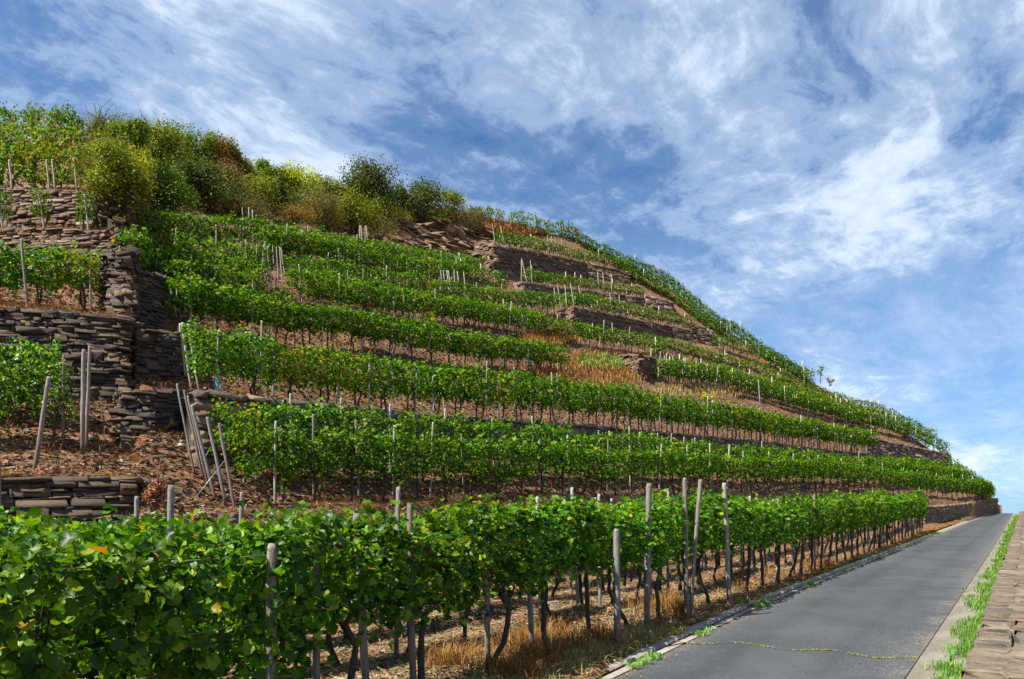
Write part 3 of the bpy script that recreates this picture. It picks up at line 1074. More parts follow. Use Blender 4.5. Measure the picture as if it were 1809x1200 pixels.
# ------------------------------------------------------------------ vines
def canopy_points(n, L, z0, z1, th, seed):
    r = np.random.default_rng(seed)
    x = r.uniform(-L / 2, L / 2, n)
    ph = r.uniform(0, 6.28, 6)
    topv = z1 + 0.07 * np.sin(x * 4.3 + ph[0]) + 0.06 * np.sin(x * 9 + ph[1])
    botv = z0 + 0.10 * np.sin(x * 3.4 + ph[2]) + 0.09 * np.sin(x * 8 + ph[3])
    # points around a rounded cross-section, mostly near the skin
    a = r.uniform(0, 2 * np.pi, n)
    rad = np.where(r.random(n) < 0.72, r.uniform(0.82, 1.08, n), np.sqrt(r.uniform(0.05, 0.8, n)))
    ca, sa = np.cos(a), np.sin(a)
    sgn = lambda t: np.sign(t) * np.abs(t) ** 0.6
    wob = 1 + 0.18 * np.sin(x * 6 + a * 2 + ph[4]) + 0.10 * np.sin(x * 13 + ph[5] + a)
    y = sgn(ca) * rad * th / 2 * wob
    zc, zh = (topv + botv) / 2, (topv - botv) / 2
    z = zc + sgn(sa) * rad * zh
    # hanging and upright shoots
    k = r.random(n)
    z = np.where(k < 0.05, botv - r.uniform(0, 0.25, n), z)
    z = np.where(k > 0.95, topv + r.uniform(0, 0.26, n) ** 1.2, z)
    P = np.c_[x, y, z]
    N = np.c_[r.normal(0, .6, n), np.sign(y) * (0.2 + np.abs(ca) * .5) + r.normal(0, .5, n), 0.55 + 0.5 * np.maximum(sa, 0) + r.normal(0, .4, n)]
    return P, N


def foliage_mesh(kind, n, size, seed, mat, L=1.45, z0=1.0, z1=1.90, th=0.62):
    P, N = canopy_points(n, L, z0, z1, th, seed)
    sz = size * np.random.default_rng(seed + 1).uniform(0.5, 1.18, n)
    V, F = leaf_arrays(P, N, sz, kind)
    return mesh_np('foliage', V, F, mat=mat)


LOD = [(10.0, 'lobed', 1300, 0.091), (24.0, 'penta', 1000, 0.106), (48.0, 'kite', 480, 0.132), (999.0, 'kite', 280, 0.165)]
FOL = {}
for li, (dmax, kind, n, size) in enumerate(LOD):
    for tone in ('vine', 'vine_yellow'):
        mt = M[tone] if (li < 2 or tone != 'vine') else M['vine_far']
        nv = (7, 7, 6, 5)[li] if tone == 'vine' else (1, 3, 4, 4)[li]
        FOL[li, tone] = [foliage_mesh(kind, n, size, 1000 + 50 * li + k + (25 if tone != 'vine' else 0), mt) for k in range(nv)]


def trunk_arrays(seed, h=0.95, r0=0.038):
    r = np.random.default_rng(seed)
    k = 6
    z = np.linspace(-0.05, h, k)
    p = np.c_[np.cumsum(r.normal(0, .045, k)), np.cumsum(r.normal(0, .03, k)), z]
    p -= [p[0, 0], p[0, 1], 0]
    rad = r0 * np.array([1.35, 1.0, .9, .95, .85, 1.0]) * r.uniform(.85, 1.15, k)
    parts = [tube(p, rad, 7)]
    for s in (-1, 1):
        q = np.array([p[-1], p[-1] + [0.12 * s, r.normal(0, .03), .13], p[-1] + [0.35 * s, r.normal(0, .04), .22], p[-1] + [0.62 * s, 0, .22 + r.normal(0, .05)]])
        parts.append(tube(q, [.026, .022, .015, .009], 5))
    for c in range(4):
        x0 = r.uniform(-.55, .55)
        b = p[-1] + [x0, 0, .2]
        q = np.array([b, b + [r.normal(0, .06), r.normal(0, .08), .35], b + [r.normal(0, .1), r.normal(0, .12), .75]])
        parts.append(tube(q, [.007, .006, .004], 4))
    return merge(parts)


TRUNK_A = [trunk_arrays(300 + i) for i in range(9)]
TRUNKS = [mesh_np('trunk', v, f, mat=M['bark'], smooth=True) for v, f in TRUNK_A]


def grape_mesh(seed):
    r = np.random.default_rng(seed)
    parts = []
    ico = np.array([[0, 0, 1], [.89, 0, .45], [.28, .85, .45], [-.72, .53, .45], [-.72, -.53, .45], [.28, -.85, .45], [.72, .53, -.45], [-.28, .85, -.45], [-.89, 0, -.45], [-.28, -.85, -.45], [.72, -.53, -.45], [0, 0, -1]])
    icf = np.array([[0, 1, 2], [0, 2, 3], [0, 3, 4], [0, 4, 5], [0, 5, 1], [1, 6, 2], [2, 7, 3], [3, 8, 4], [4, 9, 5], [5, 10, 1], [2, 6, 7], [3, 7, 8], [4, 8, 9], [5, 9, 10], [1, 10, 6], [11, 7, 6], [11, 8, 7], [11, 9, 8], [11, 10, 9], [11, 6, 10]])
    for i in range(26):
        t = r.random()
        rr = 0.045 * (1 - t) + .008
        a = r.uniform(0, 6.28)
        parts.append((ico * 0.014 + [rr * math.cos(a), rr * math.sin(a), -0.14 * t], icf))
    return merge(parts)


GR_V, GR_F = grape_mesh(5)
GRAPE = mesh_np('grape_bunch', GR_V, GR_F, mat=M['grape'], smooth=True)

VINES = []                 # dicts: p, ang, H, tone, row


def polyline_px(pts, xs):
    return np.interp(xs, [p[0] for p in pts], [p[1] for p in pts])


def walk(fn, x0, x1, spacing):
    """points at even spacing along a ground line given as fn(x)->3D, from column x0 to x1"""
    xs = np.linspace(x0, x1, 400)
    P = np.array([fn(x) for x in xs])
    d = np.r_[0, np.cumsum(np.linalg.norm(np.diff(P, axis=0), axis=1))]
    n = max(1, int(d[-1] / spacing))
    s = (np.arange(n) + 0.5) * d[-1] / n
    Q = np.stack([np.interp(s, d, P[:, k]) for k in range(3)], 1)
    T = np.stack([np.interp(np.minimum(s + 0.6, d[-1]), d, P[:, k]) - np.interp(np.maximum(s - 0.6, 0), d, P[:, k]) for k in range(3)], 1)
    X = np.interp(s, d, xs)
    return Q, T, X, d[-1]


def add_row(row, fn, x0, x1, H=1.95, spacing=1.15, tone='vine', mixp=0.0, gaps=()):
    Q, T, X, L = walk(fn, x0, x1, spacing)
    for q, t, x in zip(Q, T, X):
        if any(a < x < b for a, b in gaps):
            continue
        tn = 'vine_yellow' if random.random() < mixp else tone
        hh = H(x) if callable(H) else H
        VINES.append(dict(p=q, ang=math.atan2(t[1], t[0]), slope=t[2] / max(1e-6, math.hypot(t[0], t[1])), H=hh * random.uniform(.92, 1.07), tone=tn, row=row, x=x))


def base_from_top(pts, H):
    """ground line whose row, H metres tall, has its top along the given pixel line"""
    def fn(x):
        yt = float(polyline_px(pts, x))
        y = yt + 40
        for _ in range(12):
            Y = hill(x, y)[1]
            y = yt + FPX * H / Y
        return hill(x, y)
    return fn


def on_wall(key, setback=0.8):
    """ground line on the bed held up by a wall"""
    tp = WT[key]
    cx = np.array([topx(p)[0] for p in tp])
    o = np.argsort(cx)

    def fn(x):
        p = np.array([np.interp(x, cx[o], tp[o][:, k]) for k in range(3)])
        f = (p[1] + setback) / p[1]
        z = p[2] + 0.02
        if key in ('upper', 'upper2', 'mid', 'low'):
            z = max(z - 0.1, ground_at(x, p[1] + setback))
        return np.array([p[0] * f, p[1] + setback, z])
    return fn


def a_row(v):
    def fn(x):
        xc = (x - CX) / FPX
        Y = v / (RN[0] * xc + RN[1])
        return np.array([xc * Y, Y, col_ground(x, Y)])
    return fn


def a_limit(v):
    """column where a roadside row meets the bank of the second terrace"""
    last = -200
    for x in range(-200, 1640, 10):
        Y = v / (RN[0] * (x - CX) / FPX + RN[1])
        if Y > column(x)[13][1] - 0.8:
            break
        last = x
    return last


ROWLAB = {
    'a0': ('grapevine in the front row along the kerb', 'vines in the front row by the road'),
    'a1': ('grapevine in the second row back from the road', 'vines in the second row from the road'),
    'a2': ('grapevine in the third row back from the road', 'vines in the third row from the road'),
    'a3': ('grapevine in the fourth row back from the road', 'vines in the fourth row from the road'),
    'a4': ('grapevine in the fifth row back from the road', 'vines in the fifth row from the road'),
    'b0': ('grapevine in the front row of the second terrace', 'front row of the second terrace'),
    'b2': ('grapevine in the rear row of the second terrace', 'rear row of the second terrace'),
    'b3': ('grapevine at the far end of the second terrace', 'vines at the far end of the second terrace'),
    'c0': ('grapevine in the row on top of the long low wall', 'row above the second terrace'),
    'c1': ('grapevine in the row just behind the one on the long low wall', 'second row above the second terrace'),
    'd0': ('grapevine in the row that stops at the orange grass', 'row ending at the orange grass'),
    'd1': ('grapevine just behind the row that stops at the orange grass', 'row behind the one ending at the orange grass'),
    'x0': ('grapevine behind the leaning thick post at the left edge', 'vines on the lowest left-hand bed'),
    'x1': ('grapevine in the rear row on the lowest left-hand bed', 'rear vines on the lowest left-hand bed'),
    'v0': ('grapevine above the dry cuttings at the left edge', 'vines above the dry cuttings'),
    'v1': ('grapevine in the rear row above the dry cuttings', 'rear vines above the dry cuttings'),
    'u': ('grapevine on a single stake against the reddish wall', 'staked vines against the reddish wall'),
    't0': ('grapevine in the lowest row on top of the reddish wall', 'vines on top of the reddish wall'),
    't1': ('grapevine in the second row above the reddish wall', 'second vine row above the reddish wall'),
    't2': ('yellowing grapevine in the third row above the reddish wall', 'third vine row above the reddish wall'),
    't3': ('grapevine in the topmost row at the upper left corner', 'topmost vine row at the upper left'),
    't4': ('upright grapevine standing against the sky at the upper left', 'vines against the sky at the upper left'),
}

# rows along the road
AV = [4.96, 6.65, 8.35, 10.05, 11.75]
for i, v in enumerate(AV):
    lim = min(1635 - 12 * i, a_limit(v))
    hf = (lambda x: float(np.interp(x, [0, 450, 830, 1220, 1640], [1.66, 1.66, 1.82, 1.98, 2.06])))
    add_row('a%d' % i, a_row(v), -150, lim, hf, 1.12, mixp=0.0)
# broad second terrace
B0 = [(330, 915), (410, 903), (820, 885), (1285, 871), (1500, 867), (1640, 879), (1745, 886)]
B2 = [(330, 852), (345, 850), (820, 845), (1285, 850), (1500, 852), (1640, 860), (1720, 868)]
B3 = [(1560, 850), (1640, 850), (1710, 858)]
hl = lambda pts: (lambda x: hill(x, float(polyline_px(pts, x))))
add_row('b0', hl(B0), 440, 1748, 2.0, 1.2, mixp=.04)
add_row('b2', hl(B2), 398, 1718, 2.0, 1.2, mixp=.04)
add_row('b3', hl(B3), 1560, 1700, 2.0, 1.2, mixp=.04)
add_row('c0', on_wall('c', 0.8), 338, 1545, lambda x: float(np.interp(x, [340, 700, 1000, 1540], [1.85, 1.9, 2.15, 2.1])), 1.2, mixp=.06)
add_row('c1', on_wall('c', 2.2), 346, 1530, lambda x: float(np.interp(x, [340, 700, 1000, 1540], [1.9, 1.95, 2.2, 2.2])), 1.2, mixp=.05)
D_T = [(283, 490), (330, 501), (447, 523), (539, 541), (700, 566), (803, 590), (997, 614)]
add_row('d0', base_from_top(D_T, 1.85), 296, 1000, 1.85, 1.2, mixp=.06)
add_row('d1', base_from_top([(a, b - 6) for a, b in D_T], 1.9), 320, 960, 1.9, 1.2, mixp=.05)
far = [
    ([(510, 473), (600, 496), (700, 512), (880, 543), (957, 558), (1050, 577), (1180, 598), (1228, 613), (1332, 640), (1400, 662)], 512, 1400, 1.75, .05),
    ([(510, 468), (700, 505), (880, 537), (957, 552)], 540, 957, 1.75, .05),
    ([(508, 450), (600, 465), (700, 481), (828, 505), (985, 522)], 508, 985, 1.8, .04),
    ([(453, 404), (508, 411), (632, 433), (700, 452), (819, 464), (887, 487)], 455, 890, 1.9, .03),
    ([(453, 398), (632, 425), (819, 456)], 470, 850, 1.9, .03),
    ([(240, 366), (252, 368), (431, 388), (508, 397), (632, 421), (700, 433), (819, 451)], 248, 822, 1.85, .03),
    ([(215, 408), (391, 430), (474, 441)], 222, 474, 1.9, .03),
    ([(250, 434), (360, 446), (465, 461)], 262, 466, 1.9, .03),
    ([(282, 455), (360, 463), (455, 478)], 300, 455, 1.9, .03),
    ([(1022, 407), (1060, 425), (1180, 480), (1255, 542), (1301, 570), (1347, 603), (1435, 653)], 1022, 1435, 1.9, .12),
    ([(1040, 430), (1180, 500), (1255, 556), (1301, 582), (1347, 614), (1420, 660)], 1090, 1290, 1.9, .12),
    ([(1255, 585), (1355, 618), (1435, 660)], 1262, 1430, 1.9, .05),
    ([(1159, 633), (1293, 656), (1408, 695), (1523, 727), (1600, 746), (1676, 785)], 1162, 1676, 2.0, .04),
    ([(1159, 629), (1293, 650), (1408, 689), (1523, 721)], 1180, 1523, 2.0, .08),
    ([(1347, 657), (1450, 688), (1562, 718), (1640, 757)], 1347, 1650, 1.7, .75),
    ([(1347, 667), (1450, 697), (1562, 728), (1640, 766)], 1330, 1640, 1.7, .75),
    ([(1680, 808), (1720, 838), (1755, 862)], 1680, 1752, 1.8, .05),
]
FAR_FN = []
for k, (pts, x0, x1, H, mp) in enumerate(far):
    fn = base_from_top(pts, H)
    FAR_FN.append((fn, x0, x1, H))
    n0 = len(VINES)
    add_row('far', fn, x0, x1, H, 1.15 if k not in (9, 10) else .85, mixp=mp)
    if k in (9, 10):
        for v in VINES[n0:]:
            v['low'] = True
for key, x0, x1, H, mp in (('a', 876, 1116, 1.75, .06), ('b', 930, 1138, 1.55, .06), ('cc', 990, 1225, 1.7, .06), ('d', 1160, 1165, 1.6, .1)):
    fn = on_wall(key, 1.1)
    FAR_FN.append((fn, x0, x1, H))
    add_row('far', fn, x0, x1, H, 1.15, mixp=mp)
# vines of the left-hand block
x_row = lambda pts: (lambda x: px(x, float(polyline_px([(a, b) for a, b, c in pts], x)), float(polyline_px([(a, c) for a, b, c in pts], x))))
add_row('x0', x_row([(-100, 800, 16.3), (150, 775, 17.3)]), -90, 150, 2.05, 1.0)
add_row('x1', x_row([(-100, 770, 17.3), (150, 752, 18.2)]), -90, 120, 2.15, 1.0)
add_row('v0', on_wall('mid', 1.6), -60, 185, 1.85, 1.15, mixp=.15, gaps=((98, 128),))
add_row('v1', on_wall('mid', 2.8), -60, 185, 1.8, 1.2, mixp=.15)
add_row('t0', on_wall('upper', 1.0), -60, 130, 1.9, 1.2, tone='vine', mixp=.5)
t_top = lambda y, Y: x_row([(-100, y - 8, Y), (140, y + 6, Y)])
add_row('t1', t_top(302, 31), -70, 125, 2.0, 1.2, mixp=.55)
add_row('t2', t_top(283, 33), -70, 132, 2.0, 1.2, mixp=.75)
add_row('t3', t_top(262, 36), -70, 138, 2.0, 1.2, mixp=.35)
for xx, yy in ((4, 404), (72, 404), (152, 408)):
    fn = on_wall('upper2', 0.35)
    q = fn(xx)
    VINES.append(dict(p=q, ang=0.2, slope=0, H=1.65, tone='vine', row='u', x=xx, narrow=.42))
# loose vines on stakes along the skyline
for xx in (838, 858, 872, 886, 904, 916, 931, 948, 960, 975, 990, 1002, 1014):
    yy = float(np.interp(xx, SX, SY))
    VINES.append(dict(p=hill(xx, yy + 3) - np.array([0, 0, .95]), ang=random.uniform(0, 3), slope=0, H=random.uniform(2.3, 2.9), tone=random.choice(['vine', 'vine_yellow']), row='far', x=xx, narrow=random.uniform(.9, 1.25)))
for xx in (8, 60, 98, 122):
    VINES.append(dict(p=px(xx, 248, 38), ang=random.uniform(0, 3), slope=0, H=random.uniform(1.6, 2.0), tone='vine', row='t4', x=xx, narrow=.5))


for v in VINES:
    if v['row'] == 'far' and v.get('low'):
        v['p'] = v['p'] - np.array([0, 0, .3])
    if v['row'] in ('t0', 't1', 't2'):
        v['p'] = v['p'] - np.array([0, 0, .5])
        v['H'] += .25


def place_vines():
    def vis(v):
        x, y = topx(v['p'])
        _, yt = topx(v['p'] + [0, 0, v['H']])
        return -40 < x < 1830 and yt < 1200
    VINES[:] = [v for v in VINES if vis(v) or v['p'][1] < 12]
    order = sorted(range(len(VINES)), key=lambda i: VINES[i]['p'][1])
    named = [i for i in order if VINES[i]['row'] != 'far'][:300]
    sel = set(named)
    rest = []
    for i, v in enumerate(VINES):
        li = next(k for k, l in enumerate(LOD) if v['p'][1] < l[0])
        me = random.choice(FOL[li, v['tone']])
        v['li'], v['me'] = li, me
        flip = random.random() < .5
        ang = v['ang'] + (math.pi if flip else 0)
        sl = v['slope'] * (-1 if flip else 1)
        sx = v.get('narrow', random.uniform(.95, 1.1))
        sz = v['H'] / 1.95
        z0 = float(np.interp(v['x'], [380, 760], [.80, 1.14])) if v['row'][0] == 'a' else (0.84 if v['row'] == 'far' else (0.95 if v['row'][0] in 'bcd' else 0.85))
        kz = (1.9 - z0) / 0.9
        zo = (1.9 - 1.9 * kz) * sz
        kz *= sz
        sy = random.uniform(.9, 1.2) if v.get('narrow') is None else 0.8
        if i not in sel:
            rest.append((v, ang, sl, sx, sy, sz, kz, zo))
            continue
        lab, grp = ROWLAB[v['row']]
        root = thing('grapevine', tuple(v['p']), lab, 'vine', grp, rot=(0, 0, ang))
        v['root'] = root
        f = link('foliage', me, root)
        f.matrix_local = Matrix(((sx, 0, 0, 0), (0, sy, 0, 0), (0, 0, kz, zo), (0, 0, 0, 1)))
        f.rotation_euler = (0, -math.atan(sl), 0)
        tr = link('trunk', random.choice(TRUNKS), root)
        tr.scale = (1, 1, sz)
        if v['row'] == 'a0' and random.random() < .6 and v['p'][1] < 14:
            for _ in range(random.randint(1, 3)):
                link('grape_bunch', GRAPE, root, loc=(random.uniform(-.5, .5), random.uniform(-.33, .33), random.uniform(.82, 1.05) * sz), rot=(0, 0, random.uniform(0, 6)))
    ORD = 'first second third fourth fifth sixth seventh eighth ninth tenth eleventh twelfth thirteenth fourteenth fifteenth sixteenth seventeenth eighteenth nineteenth twentieth'.split()

    def ordinal(n):
        if n <= 20:
            return ORD[n - 1]
        tens = ['twenty', 'thirty', 'forty', 'fifty', 'sixty', 'seventy'][n // 10 - 2]
        return tens.replace('ty', 'tieth') if n % 10 == 0 else tens + '-' + ORD[n % 10 - 1]
    for row, (phrase, _) in ROWLAB.items():
        mine = sorted([v for v in VINES if v['row'] == row and 'root' in v], key=lambda v: topx(v['p'])[0])
        for k, v in enumerate(mine):
            v['root']['label'] = phrase.replace('grapevine', ordinal(k + 1) + ' vine from left', 1)
    # all further vines in one mass
    V, F, MI, off = [], [], [], 0
    cache = {}
    for v, ang, sl, sx, sy, sz, kz, zo in rest:
        me = v['me']
        if me.name not in cache:
            co = np.empty(len(me.vertices) * 3, np.float32)
            me.vertices.foreach_get('co', co)
            fi = np.empty(len(me.loops), np.int32)
            me.loops.foreach_get('vertex_index', fi)
            cache[me.name] = (co.reshape(-1, 3), fi.reshape(-1, 3))
        co, fi = cache[me.name]
        tv, tf = TRUNK_A[random.randrange(9)]
        for (c, ff, mi) in ((co, fi, 1 if v['tone'] == 'vine_yellow' else 0), (tv, tf, 2)):
            lc = c * [sx, sy, kz] + [0, 0, zo] if mi < 2 else c * [1, 1, sz]
            if mi < 2:
                lc[:, 2] += sl * lc[:, 0]
            ca, sa = math.cos(ang), math.sin(ang)
            w = np.c_[lc[:, 0] * ca - lc[:, 1] * sa, lc[:, 0] * sa + lc[:, 1] * ca, lc[:, 2]] + v['p']
            V.append(w)
            F.append(ff + off)
            MI.append(np.full(len(ff), mi, np.int32))
            off += len(w)
    me = mesh_np('vine_foliage', np.vstack(V), np.vstack(F), mats=[M['vine_far'], M['vine_yellow'], M['bark']], tri_mat=np.concatenate(MI))
    link('distant_vines', me, kind='stuff', label='rows of grapevines on the upper terraces', category='vines')


place_vines()


# ------------------------------------------------------------------ posts and stakes
def post_mesh(h, r, seed, mat, sides=8, name='post'):
    rr = np.random.default_rng(seed)
    k = 7
    z = np.array([-0.25, 0.0, h * .3, h * .55, h * .8, h * .975, h])
    off = np.cumsum(rr.normal(0, .006, (k, 2)), 0)
    p = np.c_[off - off[1], z]
    rad = r * np.array([1.06, 1.05, 1.0, .98, .95, .93, .82]) * rr.uniform(.96, 1.04, k)
    v, f = tube(p, rad, sides)
    v[:, :2] += rr.normal(0, r * .05, (len(v), 2))
    return mesh_np(name, v, f, mat=mat, smooth=True)


POSTM = [post_mesh(1.0, 1.0, i, M['post']) for i in range(6)]


def unit_post(n, mat, h, r, sides=8):
    return [post_mesh(h, r, 40 + i, mat, sides, 'post') for i in range(n)]


P_TALL = unit_post(5, M['post'], 2.3, 0.037)
P_SHORT = unit_post(2, M['post'], 1.65, 0.046)
S_THIN = unit_post(4, M['stake'], 2.2, 0.026, 6)
S_FAR = unit_post(3, M['stake'], 2.15, 0.045, 5)
P_PALE = unit_post(4, M['stake'], 2.3, 0.036, 7)


def post(p, label, group=None, mesh=None, lean=(0, 0), hs=1.0, rs=1.0, name='vineyard_post', cat='post'):
    o = link(name, mesh or random.choice(P_TALL), loc=tuple(p), rot=(lean[1], lean[0], random.uniform(0, 6.28) if lean == (0, 0) else 0), label=label, category=cat, group=group)
    o.scale = (rs, rs, hs)
    return o


def rl(s=0.03):
    return (random.gauss(0, s), random.gauss(0, s))


# singled-out posts of the roadside rows
fa0 = a_row(AV[0])
pp = lambda x, dv=0.0: a_row(AV[0] + dv)(x)
post(pp(474, -.14), 'thick cracked grey post with a frayed top amid the foreground leaves', mesh=P_SHORT[0], rs=1.05, hs=1.0, lean=(0.03, 0))
post(pp(650, 0.1), 'grey post half hidden by leaves, next right of the frayed post', lean=rl(), hs=.82)
post(pp(731, -.05), 'smooth grey post standing bare below the leaves in the foreground row', lean=rl(), hs=.86, rs=.95)
post(a_row(4.43)(1091), 'short reddish-brown post standing alone in front of the leaves near the kerb', mesh=P_SHORT[1], rs=.98, lean=(0, 0.01))
post(pp(1143, -.24), 'broad pale flat-topped post between the lone short post and the leaning pair', rs=1.25, lean=(0.02, 0))
post(pp(1214, -.34), 'dark upright post of the close pair in the front row', lean=(-.01, 0), hs=1.06, rs=1.05)
post(pp(1219, -.36), 'slanting post of the close pair in the front row', lean=(0.075, 0), hs=1.05, rs=.95)
post(pp(1289, -.42), 'tall pale bent post just right of the close pair', mesh=P_PALE[1], lean=(-.035, 0), hs=1.04, rs=1.25)
for x in (1376, 1403, 1440, 1478, 1506, 1532, 1556, 1577, 1597, 1613, 1626):
    post(pp(x, random.uniform(-.15, .1)), 'dark post towards the far end of the front row by the road', 'far posts of the front row', lean=rl(.02), hs=random.uniform(.85, .98), rs=.85)
for x in (560, 862, 940):
    post(pp(x, .08), 'grey post whose top is buried in the leaves of the front row', 'buried posts of the front row', lean=rl(), hs=.80, rs=.9)
for i, xs in ((1, (300, 700, 955, 1022, 1060, 1150, 1180, 1330, 1420, 1500, 1560)), (2, (420, 1010, 1084, 1240, 1370, 1470, 1540)), (3, (250, 900, 1058, 1300, 1440))):
    for x in xs:
        if x < a_limit(AV[i]):
            post(a_row(AV[i])(x), 'pale post top showing above the leaves behind the front row', 'posts of the rows behind the front row', lean=rl(.03), hs=random.uniform(.94, 1.03), rs=.9, mesh=random.choice(P_PALE) if x > 900 else None)
post(x_row([(-10, 870, 14.9), (70, 870, 14.9)])(48) + np.array([0, -0.8, -1.0]), 'pale round post end in front of the low dark wall', rs=1.0, hs=.7)
# leaning end posts of the second terrace
ends = [(416, 905, -.17, 2.2, 1.0, 'front leaning end post of the second terrace, whitish with a brown foot'),
        (397, 880, -.20, 2.05, 1.1, 'leaning end post half covered by leaves at the second terrace'),
        (378, 872, -.25, 2.25, 1.1, 'thick grey leaning end post at the second terrace, second from the front'),
        (366, 850, -.22, 2.2, .8, 'slim leaning end post behind the thick grey one at the second terrace'),
        (358, 839, -.21, 2.2, .85, 'pale leaning end post with a rusty foot, second from the brown wall'),
        (342, 828, -.19, 2.2, .75, 'rearmost leaning end post, nearest to the brown wall')]
for x, y, ln, h, rs, lab in ends:
    q3 = hill(x, y)
    post(q3 * np.array([.985, .985, 1]) + np.array([0, 0, -.03]), lab, lean=(ln, 0.0), hs=h / 2.3, rs=rs)
    # gy wires run from the post to an anchor in the ground
for (x, y, Y, dx) in ((396, 815, 16.6, -.85), (352, 780, 18.8, -.7), (372, 790, 17.8, -.8)):
    a3 = px(x, y, Y)
    b3 = np.array([a3[0] + dx, a3[1] - .35, hill(x - 45, 905)[2] - .05])
    v, f = tube(np.array([a3, b3]), [.007, .007], 5)
    link('guy_wire', mesh_np('guy_wire', v - a3, f, mat=M['wire']), loc=tuple(a3), label='thin anchor wire slanting to the ground from a leaning end post', category='wire', group='anchor wires of the second terrace')
fb = [hl(B0), hl(B0), hl(B2)]
for x, lab in ((698, 'post beside the first gap in the front row of the second terrace'),):
    pass
for i, xs in ((0, (560, 640, 826, 900, 1079, 1170, 1254, 1284, 1365, 1450, 1530, 1600, 1660, 1705, 1735)), (1, (490, 700, 766, 960, 1012, 1120, 1220, 1320, 1405, 1490, 1565, 1630, 1685)), (2, (520, 610, 695, 790, 880, 950, 1068, 1085, 1105, 1118, 1140, 1165, 1190, 1212, 1235, 1350, 1430, 1520, 1600, 1680))):
    for x in xs:
        lab = ('dark post in the front row of the broad second terrace', 'pale slim post in the front row of the second terrace', 'white post top in the rear row of the second terrace')[i]
        big = i == 0 and x in (1254, 1284)
        post(fb[i](x) + (0 if big else 1) * np.array([-.12, .16, .0]), 'tall bleached post rising above the second terrace row' if big else lab, 'tall bleached posts of the second terrace' if big else 'posts of second terrace row %s' % 'abc'[i], lean=rl(.035), hs=(1.12 if big else random.uniform(.96, 1.10)), rs=(1.15 if big else .95), mesh=random.choice(P_PALE) if (big or i > 0 or x > 1100) else None)
# thick posts of the lowest bed at the left
post(px(62, 826, 15.9), 'thick pale post leaning to the right before the vines at the left edge', lean=(.15, 0), hs=.93, rs=1.35)
post(px(146, 785, 16.6), 'gnarled double grey post at the right end of the left-hand vines', lean=(.02, 0), hs=1.0, rs=1.3)
post(px(153, 780, 16.9), 'reddish rough post touching the gnarled double post', lean=(.04, 0), hs=1.03, rs=1.0)
post(px(112, 775, 17.2), 'slim pale post behind the vines at the left edge', lean=(.01, 0), hs=.92, rs=.9)
vb = on_wall('mid', 1.3)
post(vb(48), 'pale slanting post above the bed of dry cuttings', lean=(-.09, 0), hs=.93, rs=.95)
post(vb(160), 'short post under the right-hand bushy vine above the cuttings', lean=(0, 0), hs=.6, rs=.9)
for x, ln in ((6, -.12), (80, -.14), (158, -.10)):
    p0 = on_wall('upper2', 0.25)(x)
    post(p0, 'white slanting stake of a single vine against the reddish wall', 'white stakes against the reddish wall', mesh=S_THIN[0], lean=(ln, 0), hs=.72, rs=1.3, name='vine_stake', cat='stake')
for x in (22, 88, 98, 136):
    p0 = on_wall('upper', 0.4)(x)
    post(p0, 'white stake among the vines on top of the reddish wall', 'white stakes above the reddish wall', mesh=S_THIN[1], lean=(-.08, 0), hs=.6, rs=1.3, name='vine_stake', cat='stake')
post(px(137, 250, 37), 'dark grey post at the skyline beside the top left vines', rs=2.2, hs=.62)
# end stakes of the middle rows, leaning outwards
for x, y, Y, ln, hs in ((352, 690, 21.2, -.16, .95), (338, 687, 21.4, -.13, .95), (330, 686, 22.0, -.10, .95), (322, 684, 22.6, -.06, .9)):
    post(px(x, y, Y), 'pale stake leaning outwards left of the long low wall row', 'end stakes of the row above the second terrace', mesh=S_THIN[2], lean=(ln, 0), hs=hs, rs=1.4, name='vine_stake', cat='stake')
for x, y, ln in ((318, 588, -.2), (324, 590, -.14)):
    post(px(x, y, 25.8), 'pale leaning stake at the left end of the orange-grass row', 'end stakes of the row ending at the orange grass', mesh=S_THIN[2], lean=(ln, 0), hs=.85, rs=1.3, name='vine_stake', cat='stake')

STK = []         # stakes of the hillside rows: (point, lean, height scale, row key)
fc, fc1, fd = on_wall('c', 0.7), on_wall('c', 2.0), base_from_top(D_T, 1.85)


def stake_line(fn, x0, x1, spacing, key, h=.9, jit=.3, lean=.04, tall=0.0):
    Q, T, X, L = walk(fn, x0, x1, spacing)
    for q, t in zip(Q, T):
        if random.random() < .12:
            continue
        q = q + np.array([random.uniform(-jit, jit), random.uniform(.02, .30), 0])
        hh = h * random.uniform(.85, 1.0) + (tall if random.random() < .20 else 0)
        STK.append((q, rl(lean), hh, key))


stake_line(fc, 350, 1545, 1.0, 'c', .82, tall=.36)
stake_line(fd, 300, 1000, 1.1, 'd', .78, tall=.2)
for k, (fn, x0, x1, H) in enumerate(FAR_FN):
    stake_line(fn, x0, x1, 1.0, 'f%d' % k, H / 2.15 * .88, tall=.36)
for x in (455, 462, 470, 480, 486, 492, 500, 507, 433, 441, 448):
    y = {433: 430, 441: 428, 448: 433}.get(x, 508)
    q = hill(x, y)
    STK.append((q, (random.gauss(-.05, .05), 0), .95, 'g'))
for x in (785, 790, 795, 800, 806, 815, 824, 636, 641, 646, 652):
    y = 530 if x > 700 else 450
    STK.append((hill(x, y), (random.gauss(-.06, .05), 0), 1.0, 'g'))
for fn, xs in ((on_wall('a', .5), (875, 890, 970, 977, 984, 993)), (on_wall('b', .4), (921, 930, 938, 1058, 1068, 1080)), (on_wall('cc', .5), (978, 992, 1002, 1015, 1028, 1080, 1098))):
    for x in xs:
        STK.append((fn(x), (random.gauss(-.1, .06), 0), 1.05, 'g'))
